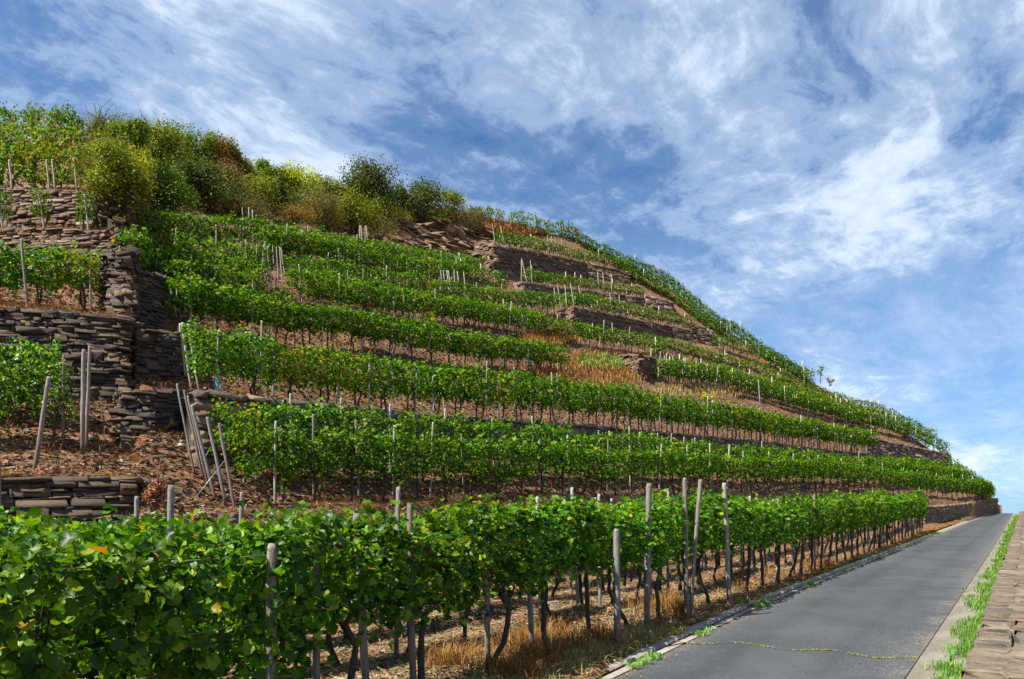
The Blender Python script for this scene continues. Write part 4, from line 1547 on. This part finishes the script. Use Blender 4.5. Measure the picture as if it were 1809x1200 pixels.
for x, y in ((1150, 668), (1160, 672), (1176, 675), (1190, 678), (1208, 682), (1228, 686), (1250, 690), (1264, 693), (1110, 625), (1085, 620), (1065, 615), (1310, 604), (1325, 610), (1290, 600), (898, 592), (1500, 745), (1515, 750), (1478, 742), (1343, 715), (1397, 722)):
    STK.append((hill(x, y), (random.gauss(0, .06), 0), 1.1, 'g'))
SLAB = {'c': ('thin bleached stake in the long row above the second terrace', 'stakes of the row above the second terrace'),
        'd': ('thin stake in the row that stops at the orange grass', 'stakes of the row ending at the orange grass'),
        'g': ('tall white stake at the end of an upper row', 'end stakes of the upper terraces')}
FROW = ['row on the thin dark wall', 'row behind that on the thin dark wall', 'third row below the rock outcrop', 'second row below the rock outcrop',
        'hindmost row below the rock outcrop', 'first row below the brown scrub', 'upper short row beside the recess', 'middle short row beside the recess',
        'lower short row beside the recess', 'row along the right skyline', 'row under the right skyline row', 'short row right of the long brown wall',
        'long row starting at the wall stub', 'row behind that starting at the stub', 'upper yellowish row on the right', 'lower yellowish row on the right', 'last row before the crest',
        'row on the high brown wall', 'row below the high brown wall', 'row on the long brown wall', 'row beside the wall stub']
for k, t in enumerate(FROW):
    SLAB['f%d' % k] = ('thin stake in the ' + t, 'stakes of the ' + t)


def place_stakes():
    order = sorted(range(len(STK)), key=lambda i: STK[i][0][1] - (30 if STK[i][3] == 'g' else 0))
    sel = set(order[:270])
    V, F, off = [], [], 0
    rest = []
    for i, (q, ln, hs, key) in enumerate(STK):
        if i in sel:
            lab, grp = SLAB[key]
            post(q, lab, grp, mesh=random.choice(S_THIN if q[1] < 40 else S_FAR), lean=ln, hs=hs, rs=1.0, name='vine_stake', cat='stake')
        else:
            p = np.array([[0, 0, -.1], [0, 0, 2.15 * hs]])
            p[1, 0] += math.sin(ln[0]) * 2
            v, f = tube(p + q, [.042, .038], 4)
            V.append(v)
            F.append(f + off)
            off += len(v)
    if V:
        link('distant_stakes', mesh_np('stakes', np.vstack(V), np.vstack(F), mat=M['stake']), kind='stuff', label='dense thin stakes on the upper terraces', category='stakes')


place_stakes()

# trellis wires of the rows nearest the road
for v, hgt, nm in ((AV[0], 1.0, 'lower'), (AV[0], 1.55, 'upper'), (AV[1], 1.0, 'rear')):
    fn = a_row(v)
    pts = np.array([fn(x) + [0, 0, hgt] for x in np.linspace(-100, 1600, 60)])
    vv, ff = tube(pts, [.004] * 60, 4)
    link('trellis_wire', mesh_np('trellis_wire', vv, ff, mat=M['wire']), label={'lower': 'lower trellis wire strung along the front vine row', 'upper': 'upper trellis wire strung along the front vine row', 'rear': 'trellis wire strung along the second vine row from the road'}[nm], category='wire')


# ------------------------------------------------------------------ shrubs and rock along the crest
def shrub(name, label, x, yb, w, h, Y, key, n=2200, size=.17, kind='kite', blobs=9, twig=0, group=None, cat='shrub', up=0.2, seed=None, tall=1.0):
    base = hill(x, yb) if Y > 17 else px(x, yb, Y)
    Y = base[1]
    base[1] -= 0.3
    Wm, Hm = w * Y / FPX * (1.15 if Y > 30 else 1), h * Y / FPX * (0.96 if Y > 30 else 1)
    r = np.random.default_rng(seed or int(x * 7 + yb))
    root = thing(name, tuple(base), label, cat, group)
    if Y > 25:
        n, size, twig, blobs = int(n * 2.0 * min(1.6, 52 / Y)), size * .86 * min(1.0, Y / 52), int(twig * .35), int(blobs * 1.4)
    cs, rs = [], []
    for b in range(blobs):
        a = r.uniform(0, 6.28)
        rad = r.uniform(0, .36) * Wm
        zc = r.uniform(.22, .78) * Hm
        sh = 1 - 0.6 * (zc / Hm - .3) ** 2
        cs.append([rad * math.cos(a) * sh, rad * math.sin(a) * sh * .8, zc])
        rs.append(r.uniform(.20, .32) * (Wm * .55 + Hm * .45))
    cs, rs = np.array(cs), np.array(rs)
    i = r.integers(0, blobs, n)
    d = normed(r.normal(0, 1, (n, 3)))
    rad = r.uniform(.55, 1.08, n) ** .8
    # every blob breaks up into tufts
    tuft = r.normal(0, 1, (blobs * 14, 3))
    P = cs[i] + d * (rs[i] * rad)[:, None] * [1, 1, .85]
    tc = cs[i] + normed(tuft[i * 14 + r.integers(0, 14, n)]) * rs[i][:, None] * .95
    P = P * .6 + tc * .4 + r.normal(0, .07, (n, 3)) * rs[i][:, None]
    P[:, 2] = np.maximum(P[:, 2], .02 * Hm)
    N = d + [0, 0, .5] + r.normal(0, .45, (n, 3))
    V, F = leaf_arrays(P, N, size * r.uniform(.6, 1.3, n), kind, .1)
    link('foliage', mesh_np('foliage', V, F, mat=M[key]), root)
    parts = []
    for b in range(blobs):
        p = np.array([[r.normal(0, .05) * Wm, r.normal(0, .05) * Wm, -.2], cs[b] * [.5, .5, .45], cs[b], cs[b] + r.normal(0, .5, 3) * rs[b] + [0, 0, rs[b] * .6]])
        parts.append(tube(p, [.05, .035, .022, .008], 4))
    for b in range(twig):
        c = cs[r.integers(blobs)]
        e = c + [r.normal(0, .25) * Wm, r.normal(0, .1) * Wm, r.uniform(.15, .42) * Hm * tall]
        parts.append(tube(np.array([c, (c + e) / 2 + r.normal(0, .05, 3) * Wm, e]), [.02, .014, .006], 3))
    v, f = merge(parts)
    link('stem', mesh_np('stem', v, f, mat=M['bark']), root)
    return root


shrub('shrub', 'wispy olive shrub with thin twigs on the skyline beside the top left vines', 190, 268, 120, 75, 47, 'shrub_olive', 1500, .16, 'slim', 8, 60, tall=1.6)
shrub('shrub', 'large olive shrub hanging over the dark bank right of the reddish wall', 212, 375, 115, 128, 42, 'shrub_olive', 4200, .17, blobs=14)
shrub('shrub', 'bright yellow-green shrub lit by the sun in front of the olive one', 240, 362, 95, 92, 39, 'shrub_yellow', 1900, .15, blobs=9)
shrub('shrub', 'green creeping shrub trailing down beside the bare grey bank', 300, 385, 95, 105, 42, 'shrub_green', 2400, .16, blobs=10)
shrub('shrub', 'olive-green shrub crowning the skyline above the yellow-green one', 275, 305, 115, 88, 48, 'shrub_olive', 3000, .17, blobs=11, twig=10)
shrub('shrub', 'green shrub with red-tinged leaves on the skyline', 345, 305, 85, 85, 50, 'shrub_green', 2400, .17, blobs=9, twig=12)
shrub('shrub', 'rust-tinged shrub on the highest part of the skyline', 385, 318, 90, 85, 51, 'shrub_rust', 2300, .17, blobs=9, twig=6)
shrub('shrub', 'brownish olive shrub where the skyline starts to fall', 420, 330, 70, 78, 53, 'shrub_olive', 2000, .17, blobs=8)
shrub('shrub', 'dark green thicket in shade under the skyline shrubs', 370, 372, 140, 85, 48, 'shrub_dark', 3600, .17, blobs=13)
shrub('shrub', 'dull brown scrub above the start of the topmost vine row', 425, 395, 130, 70, 48, 'shrub_brown', 2600, .15, 'slim', blobs=11, twig=20)
shrub('shrub', 'fresh green shrub on the falling skyline', 465, 335, 60, 58, 56, 'shrub_green', 1500, .17, blobs=7, twig=6)
shrub('shrub', 'yellowish shrub with feathery tips on the skyline', 530, 358, 95, 58, 58, 'shrub_yellow', 1900, .17, blobs=9, twig=14)
shrub('shrub', 'dark green low shrub below the feathery yellowish one', 490, 372, 90, 60, 54, 'shrub_dark', 1700, .17, blobs=8)
shrub('shrub', 'reddish low scrub above the vine row', 515, 400, 95, 36, 51, 'shrub_rust', 1500, .14, 'slim', blobs=8, twig=15)
shrub('shrub', 'brown heathery scrub left of the dark tree', 575, 410, 105, 72, 54, 'shrub_brown', 2600, .16, 'slim', blobs=11, twig=16)
shrub('shrub', 'broad dark bushy tree with orange-tinged tips, tallest on the falling skyline', 655, 388, 135, 105, 60, 'shrub_dark', 6500, .19, blobs=14, twig=20, cat='shrub')
shrub('shrub', 'olive scrub at the foot of the dark bushy tree', 625, 415, 110, 85, 56, 'shrub_olive', 2600, .17, blobs=10)
shrub('shrub', 'brown tangled scrub left of the rock outcrop', 670, 425, 80, 50, 56, 'shrub_brown', 1500, .15, 'slim', blobs=7, twig=20)
shrub('shrub', 'rounded dark shrub between the bushy tree and the rock outcrop', 745, 397, 92, 84, 64, 'shrub_dark', 3800, .19, blobs=10, twig=12)
shrub('shrub', 'olive shrub with pale twiggy tips above the rock outcrop', 795, 392, 60, 62, 68, 'shrub_olive', 1500, .19, blobs=7, twig=16)
shrub('shrub', 'bare grey-brown shrub on the right shoulder of the rock outcrop', 828, 415, 75, 52, 68, 'shrub_brown', 1300, .15, 'slim', blobs=8, twig=30)
shrub('shrub', 'mid-green shrub filling the gap beside the wispy skyline shrub', 232, 275, 80, 60, 47, 'shrub_green', 1700, .16, blobs=8, twig=6)
shrub('shrub', 'ochre shrub on the skyline between the fresh green and the feathery one', 500, 345, 70, 50, 56, 'shrub_olive', 1500, .17, blobs=8, twig=8)
shrub('shrub', 'low olive shrub on the skyline just left of the dark bushy tree', 580, 362, 70, 48, 58, 'shrub_olive', 1500, .17, blobs=8, twig=8)
shrub('shrub', 'dark low shrub on the skyline right of the dark bushy tree', 705, 385, 70, 60, 60, 'shrub_dark', 1500, .18, blobs=8, twig=6)
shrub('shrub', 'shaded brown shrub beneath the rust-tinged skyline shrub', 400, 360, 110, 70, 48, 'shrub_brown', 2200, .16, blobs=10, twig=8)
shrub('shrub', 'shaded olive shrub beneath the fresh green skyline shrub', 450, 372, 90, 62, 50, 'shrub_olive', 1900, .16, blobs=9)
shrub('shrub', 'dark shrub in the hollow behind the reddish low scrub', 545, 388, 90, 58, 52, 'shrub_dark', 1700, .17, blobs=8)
# dry clumps among the terraces
shrub('dry_bush', 'rust-coloured withered bush at the foot of the brown wall', 284, 908, 60, 66, 17.5, 'litter', 900, .08, 'slim', blobs=7, twig=26, cat='bush')
shrub('dry_bush', 'orange-brown dead bush in the thin dark wall strip', 653, 560, 30, 30, 31, 'dry_grass', 380, .13, 'slim', blobs=5, twig=12, cat='bush')
shrub('dry_bush', 'pale yellow broom-like bush left of a long slanting stake', 762, 580, 38, 30, 36, 'shrub_yellow', 420, .14, 'slim', blobs=5, twig=20, cat='bush')
shrub('dry_bush', 'golden weed clump beside the crest wall at the end of the vines', 1741, 894, 22, 26, 73, 'shrub_yellow', 260, .2, 'slim', blobs=4, twig=6, cat='bush')
shrub('dry_bush', 'pale orange bush on the skyline among the staked vines', 1018, 425, 14, 22, 78, 'shrub_rust', 160, .2, 'slim', blobs=3, twig=6, cat='bush')
shrub('dry_bush', 'greyish bare bush just right of the lone little tree', 1464, 680, 18, 14, 84, 'shrub_brown', 160, .2, 'slim', blobs=3, twig=8, cat='bush')
shrub('dry_bush', 'yellow-green grass clump hanging over the wall end on the right slope', 1250, 708, 26, 18, 52, 'shrub_yellow', 260, .2, 'slim', blobs=4, twig=4, cat='bush')


def lone_tree():
    base = hill(1449, 674)
    root = thing('young_tree', tuple(base), 'lone little tree standing clear against the sky on the right ridge', 'tree')
    root.scale = (.8, .8, .8)
    v, f = tube(np.array([[0, 0, -.3], [.1, 0, 1.0], [.15, 0, 2.0]]), [.06, .045, .02], 5)
    link('trunk', mesh_np('trunk', v, f, mat=M['bark']), root)
    r = np.random.default_rng(3)
    n = 150
    c = np.array([[.1, 0, 1.1], [-.25, 0, 1.4], [.45, .1, 1.7], [.2, 0, 2.0], [.0, 0, 1.6]])
    P = c[r.integers(0, 5, n)] + r.normal(0, .19, (n, 3))
    V, F = leaf_arrays(P, r.normal(0, 1, (n, 3)) + [0, 0, .5], r.uniform(.12, .24, n), 'kite')
    link('crown', mesh_np('crown', V, F, mat=M['shrub_green']), root)


lone_tree()


def outcrop():
    base = px(780, 430, 64)
    root = thing('rock_outcrop', tuple(base), 'craggy sunlit brown rock outcrop below the dark shrubs', 'rock')
    r = np.random.default_rng(11)
    meshes = []
    for k in range(8):
        n = 16
        p = normed(r.normal(0, 1, (n, 3))) * r.uniform(.75, 1.05, (n, 1))
        import bmesh
        bm = bmesh.new()
        for q in p:
            bm.verts.new(q)
        res = bmesh.ops.convex_hull(bm, input=bm.verts)
        bmesh.ops.delete(bm, geom=[g for g in res['geom_interior'] if isinstance(g, bmesh.types.BMVert)], context='VERTS')
        me = bpy.data.meshes.new('rock')
        bm.to_mesh(me)
        bm.free()
        me.materials.append(M['rock'])
        meshes.append(me)
    for i in range(230):
        x = r.uniform(690, 868)
        y0 = np.interp(x, [690, 740, 800, 868], [394, 382, 386, 402])
        y1 = np.interp(x, [690, 740, 800, 850, 868], [426, 440, 452, 452, 440])
        y = r.uniform(y0, y1)
        p = hill(x, y)
        s = r.uniform(.3, .9)
        o = link('rock', meshes[i % 8], root, loc=tuple(p - base + np.array([0, -.25, 0])), rot=tuple(r.normal(0, .16, 3) + [0, 0.30, r.normal(0, .5)]))
        o.scale = (s * r.uniform(1.2, 2.6), s * .8, s * r.uniform(.22, .45))


outcrop()


# ------------------------------------------------------------------ ground cover
def blades(P, h, lean, mat, name, wid=.012, up=None, **props):
    n = len(P)
    h = np.asarray(h) * rng.uniform(.6, 1.25, n)
    a = rng.uniform(0, 6.28, n)
    ln = lean * rng.uniform(.2, 1.4, n)
    d = np.c_[np.cos(a), np.sin(a), np.zeros(n)]
    s = np.c_[-np.sin(a), np.cos(a), np.zeros(n)] * np.asarray(wid).reshape(-1, 1)
    if np.ndim(wid):
        s = np.c_[-np.sin(a), np.cos(a), np.zeros(n)] * np.asarray(wid)[:, None]
    upv = np.array([0, 0, 1.0])
    mid = P + d * (ln * h * .35)[:, None] + upv * (h * .6)[:, None]
    tip = P + d * (ln * h)[:, None] + upv * (h * (1 - .25 * ln))[:, None]
    V = np.stack([P - s, P + s, mid - s * .7, mid + s * .7, tip], 1).reshape(-1, 3)
    o = (np.arange(n) * 5)[:, None]
    F = np.concatenate([o + [[0, 1, 3]], o + [[0, 3, 2]], o + [[2, 3, 4]]]).reshape(-1, 3)
    link(name, mesh_np(name, V, F, mat=mat), kind='stuff', **props)


def flat_strips(P, length, width, mat, name, lift=.015, **props):
    n = len(P)
    a = rng.normal(0.2, 0.9, n)
    t = np.c_[np.cos(a), np.sin(a), rng.normal(0, .22, n)]
    t = normed(t) * (length * rng.uniform(.3, 1.3, n))[:, None]
    s = np.c_[-np.sin(a), np.cos(a), rng.normal(0, .3, n)] * (width * rng.uniform(.6, 1.4, n))[:, None]
    P = P + [0, 0, lift] + np.c_[np.zeros(n), np.zeros(n), rng.uniform(0, .05, n)]
    V = np.stack([P - t / 2 - s, P - t / 2 + s, P + t / 2 + s * .6, P + t / 2 - s * .6], 1).reshape(-1, 3)
    q = (np.arange(n) * 4)[:, None] + [[0, 1, 2, 3]]
    link(name, mesh_np(name, V, quads=q, mat=mat), kind='stuff', **props)


def flat_leaves(P, size, mat, name, lift=.02, **props):
    n = len(P)
    N = rng.normal(0, .35, (n, 3)) + [0, 0, 1]
    V, F = leaf_arrays(P + np.c_[np.zeros(n), np.zeros(n), lift + rng.uniform(0, .03, n)], N, size * rng.uniform(.6, 1.3, n), 'penta', 0)
    link(name, mesh_np(name, V, F, mat=mat), kind='stuff', **props)


# low scrub covering the bank between the shrubs
def bank(n, spread):
    xs = rng.uniform(150, 860, n)
    lo = np.interp(xs, SX, SY)
    hi = np.interp(xs, [150, 220, 260, 431, 508, 632, 700, 780, 860], [330, 400, 368, 385, 392, 412, 400, 392, 398])
    ys = lo + (hi - lo) * rng.random(n)
    P = np.array([hill(a, b) for a, b in zip(xs, ys)])
    return P


for key, nn, hgt in (('shrub_brown', 800, 1.0), ('shrub_olive', 600, 1.0), ('shrub_dark', 420, 1.0), ('shrub_rust', 260, .8)):
    C = bank(nn, .5)
    P = np.repeat(C, 34, 0) + rng.normal(0, .42, (nn * 34, 3)) * [1, 1, .5]
    P[:, 2] += hgt * rng.random(len(P))
    V, F = leaf_arrays(P, rng.normal(0, .6, (len(P), 3)) + [0, 0, .6], .19 * rng.uniform(.6, 1.3, len(P)), 'slim', .1)
    link('undergrowth', mesh_np('undergrowth', V, F, mat=M[key]), kind='stuff', label='%s scrub covering the bank under the skyline shrubs' % {'shrub_brown': 'brown', 'shrub_olive': 'olive', 'shrub_dark': 'dark green', 'shrub_rust': 'rusty'}[key], category='scrub')
# prunings and straw under the rows
flat_strips(scatter(42000, (2, 16), 1.7), .30, .006, M['straw'], 'straw_litter', label='straw and prunings strewn under the roadside vines', category='straw')
flat_strips(scatter(34000, (15, 120), 1.4), .40, .012, M['straw'], 'straw_debris', label='straw and prunings on the terraces', category='straw')
flat_leaves(scatter(9000, (0, 6), 1.2), .05, M['litter'], 'verge_litter', label='crumbled rust-brown leaves on the verge', category='leaves')
flat_strips(scatter(12000, (0, 6), 1.2), .20, .005, M['straw'], 'verge_straw_litter', label='straw lying on the verge', category='straw')
flat_leaves(scatter(14000, (3, 16), 1.7), .085, M['litter'], 'fallen_leaves', label='rust-red fallen leaves under the roadside vines', category='leaves')
flat_leaves(scatter(24000, (15, 120), 1.3), .12, M['litter'], 'leaf_litter', label='fallen leaves on the terraces', category='leaves')
flat_leaves(scatter(12000, (3, 16), 1.7), .07, M['slate_chip'], 'slate_gravel', label='grey slate chips under the roadside vines', category='gravel')
flat_leaves(scatter(20000, (15, 130), 1.3), .14, M['slate_chip'], 'slate_gravel', label='slate chips scattered on the terrace beds', category='gravel')


def clumpy(P, per, spread):
    n = len(P)
    Q = np.repeat(P, per, 0)
    Q[:, :2] += rng.normal(0, spread, (n * per, 2))
    return Q


def verge(n, u0, u1, v0, v1, power=1.0):
    u = u0 + (u1 - u0) * rng.random(n) ** power
    kv, kw = kerb_uvw(u)
    v = kv + rng.uniform(v0, v1, n)
    x, y = uv2xy(u, v)
    ok = y > 1.0
    x, y = x[ok], y[ok]
    z = np.array([strip_ground(a, b) for a, b in zip(x, y)])
    return np.c_[x, y, z]


blades(clumpy(verge(200, 4, 10, .28, .8), 24, .10), .16, 1.5, M['pale_grass'], 'pale_grass', .006, label='bleached grass on the verge by the kerb', category='grass')
blades(clumpy(verge(420, 8, 75, .3, 1.0, .8), 16, .14), .09, 1.5, M['dry_grass'], 'verge_grass', .010, label='short dry grass along the verge', category='grass')
tall = np.vstack([verge(46, 5.8, 8.6, .5, 1.8), verge(12, 10, 13, .5, 1.5), verge(8, 15, 24, .4, 1.2)])
blades(clumpy(tall, 70, .12), .34, .8, M['dry_grass'], 'dry_grass', .0055, label='tufts of rust-orange dead grass under the front vines', category='grass')
def grassmask(cx, cy, rx, ry):
    return lambda sx, sy, c: (((sx - cx) / rx) ** 2 + ((sy - cy) / ry) ** 2 < 1).astype(float) + 1e-9
blades(clumpy(scatter(500, (14, 146), 1.0, filt=grassmask(1040, 655, 105, 34)), 12, .3), .35, .6, M['dry_grass'], 'slope_grass', .03, label='orange dead grass on the bare slope in mid-hill', category='grass')
blades(clumpy(scatter(300, (14, 146), 1.0, filt=grassmask(965, 602, 45, 10)), 12, .3), .45, .5, M['dry_grass'], 'slope_grass', .03, label='patch of orange grass beside the row end', category='grass')
blades(clumpy(scatter(260, (14, 146), 1.0, filt=grassmask(1240, 690, 90, 14)), 12, .3), .35, .5, M['pale_grass'], 'slope_grass', .03, label='straw-coloured grass on the right slope', category='grass')
blades(clumpy(scatter(300, (14, 146), 1.0, filt=grassmask(940, 402, 100, 14)), 12, .35), .45, .5, M['dry_grass'], 'slope_grass', .04, label='orange grass under the skyline vines', category='grass')
blades(clumpy(scatter(200, (14, 146), 1.0, filt=grassmask(1060, 640, 45, 12)), 14, .3), .25, .7, M['weed'], 'slope_weeds', .03, label='bright green weeds on the bare slope in mid-hill', category='weeds')
blades(clumpy(scatter(2600, (15, 125), 1.1), 14, .16), .19, 1.1, M['dry_grass'], 'terrace_grass', .006, label='dry grass tufts on the terraces', category='grass')
blades(clumpy(scatter(160, (15, 30), 1.2, filt=grassmask(720, 890, 200, 14)), 60, .10), .15, 1.0, M['dry_grass'], 'terrace_grass', .003, label='orange grass along the edge of the second terrace', category='grass')


gu = 4 + 60 * rng.random(1500) ** 1.6
gk, gw = kerb_uvw(gu)
gx, gy = uv2xy(gu, np.where(rng.random(1500) < .6, gk - .13 - np.abs(rng.normal(0, .12, 1500)), ROAD_R + np.abs(rng.normal(0, .12, 1500))))
flat_leaves(np.c_[gx, gy, gw - .012], .022, M['litter'], 'road_debris', label='dead leaves and grit swept along the edges of the road', category='litter')


# green weeds in the gutter and in the joints of the road
def uvw_line(us, vs, dz):
    x, y = uv2xy(us, vs)
    return np.c_[x, y, kerb_uvw(us)[1] + dz]


n = 3600
u = 3 + 80 * rng.random(n) ** 1.9
ctr = WALL_V + .06 + .07 * np.sin(u * 2.1) + .05 * np.sin(u * 5.3 + 1)
wpts = uvw_line(u, ctr + np.abs(rng.normal(0, .13, n)), .02)
keep = (np.sin(u * 1.7) + np.sin(u * 4.1 + 2) + rng.normal(0, .6, n)) > -1.1
wpts = clumpy(wpts[keep], 7, .045)
wl = np.clip(wpts[:, 1] / 12, .8, 3)
blades(wpts, .13, 1.1, M['weed'], 'gutter_weeds', .007 * wl, label='lush green weeds along the foot of the valley wall', category='weeds')
n = 900
u = 4 + 45 * rng.random(n) ** 1.5
kv, kw = kerb_uvw(u)
side = rng.random(n)
keep = (np.sin(u * 1.9) + np.sin(u * 3.3) + rng.normal(0, .5, n)) > .7
wp = uvw_line(u, kv + np.where(side < .5, -.14, .2 + .25 * (side - .5)), .03)[keep]
blades(clumpy(wp, 14, .05), .07, 1.2, M['weed'], 'kerb_weeds', .007, label='small green weeds along the kerb', category='weeds')
# moss-filled seam across the asphalt
us0 = np.linspace(0, 1, 160)
pa, pb = np.array([1192, 1134]), np.array([1618, 1166])
line = []
for s in us0:
    xx = pa[0] + (pb[0] - pa[0]) * s
    yy = pa[1] + (pb[1] - pa[1]) * s - 6 * math.sin(s * math.pi) * (1 - s) + 3 * math.sin(s * 17)
    xc, zc = (xx - CX) / FPX, (HY - yy) / FPX
    Y = -2.0 / (zc - GR * (RD[0] * xc + RD[1]))
    line.append(px(xx, yy, Y))
line = np.array(line)
dens = np.sin(us0 * 23) + np.sin(us0 * 51 + 1) + rng.normal(0, .5, 160) > -.5
mp = np.repeat(line[dens], 15, 0)
mp = mp + np.c_[rng.normal(0, .013, (len(mp), 2)), np.full(len(mp), .003)]
blades(mp, .012 * rng.uniform(.5, 2.0, len(mp)), 1.4, M['moss'], 'moss_weeds', .005, label='yellow-green moss growing in a seam across the asphalt', category='moss')
# dark open seam under the moss
sv = np.concatenate([line + [0, -.012, .004], line + [0, .012, .004]])
sq = [[i, i + 1, i + 161, i + 160] for i in range(159)]
link('road_seam_line', mesh_np('road_seam_line', sv, quads=sq, mat=M['core']), kind='structure')
# dry cuttings on the left-hand bed
fm = on_wall('mid', .25)
cp = np.array([fm(x) for x in rng.uniform(-60, 228, 420)]) + np.c_[rng.normal(0, .1, 420), rng.uniform(-.25, .9, 420), rng.uniform(0, .1, 420)]
flat_strips(cp, .7, .014, M['straw'], 'pruning_debris', label='grey dry vine cuttings on the left-hand bed', category='cuttings')
fl = on_wall('low', .6)
cp = np.array([fl(x) for x in rng.uniform(-60, 250, 900)]) + np.c_[rng.normal(0, .1, 900), rng.uniform(-.6, 2.3, 900), rng.uniform(0, .04, 900)]
flat_strips(cp, .4, .012, M['straw'], 'straw_debris', label='straw on the lowest left-hand bed', category='straw')
flat_leaves(cp[:500] + [0.1, .1, 0], .11, M['litter'], 'leaf_litter', label='red leaves on the lowest left-hand bed', category='leaves')
blades(clumpy(cp[600:640], 60, .07), .20, 1.1, M['dry_grass'], 'bed_grass', .003, label='orange grass on the lowest left-hand bed', category='grass')


# ------------------------------------------------------------------ small things
def vine_guard(p, label):
    a = np.linspace(0, 2 * np.pi, 12, endpoint=False)
    V, Q = [], []
    for rr, z in ((.05, 0), (.05, .55), (.042, .55), (.042, 0)):
        V += [(rr * math.cos(t), rr * math.sin(t), z) for t in a]
    for k in range(3):
        for j in range(12):
            Q.append([k * 12 + j, k * 12 + (j + 1) % 12, (k + 1) * 12 + (j + 1) % 12, (k + 1) * 12 + j])
    link('vine_guard', mesh_np('vine_guard', V, quads=Q, mat=M['tube']), loc=tuple(p), label=label, category='vine guard')


vine_guard(fc(381), 'turquoise plastic tube guarding a young vine in the row above the second terrace')


def bucket(p):
    a = np.linspace(0, 2 * np.pi, 14, endpoint=False)
    V, Q = [], []
    for rr, z in ((.001, .0), (.13, 0), (.17, .3), (.18, .3), (.18, .32), (.155, .32), (.12, .03), (.001, .03)):
        V += [(rr * math.cos(t), rr * math.sin(t), z) for t in a]
    for k in range(7):
        for j in range(14):
            Q.append([k * 14 + j, k * 14 + (j + 1) % 14, (k + 1) * 14 + (j + 1) % 14, (k + 1) * 14 + j])
    link('bucket', mesh_np('bucket', V, quads=Q, mat=M['blue']), loc=tuple(p), label='small blue bucket under the vines of the second terrace', category='bucket')


bucket(hill(1421, 866))


# things of one row that look alike are told apart by their place, counted from the left
ORDW = 'first second third fourth fifth sixth seventh eighth ninth tenth eleventh twelfth thirteenth fourteenth fifteenth sixteenth seventeenth eighteenth nineteenth twentieth'.split()


def ordinal_word(n):
    if n <= 20:
        return ORDW[n - 1]
    if n >= 100:
        return None
    tens = ['twenty', 'thirty', 'forty', 'fifty', 'sixty', 'seventy', 'eighty', 'ninety'][n // 10 - 2]
    return tens[:-1] + 'ieth' if n % 10 == 0 else tens + '-' + ORDW[n % 10 - 1]


bylab = {}
for o in scene.objects:
    if o.parent is None and o.get('label') and o.get('kind') is None:
        bylab.setdefault(o['label'], []).append(o)
for lab, objs in bylab.items():
    if 1 < len(objs) < 100:
        objs.sort(key=lambda o: o.location.x / max(o.location.y, .5))
        for k, o in enumerate(objs):
            o['label'] = ordinal_word(k + 1) + ' from left, ' + lab
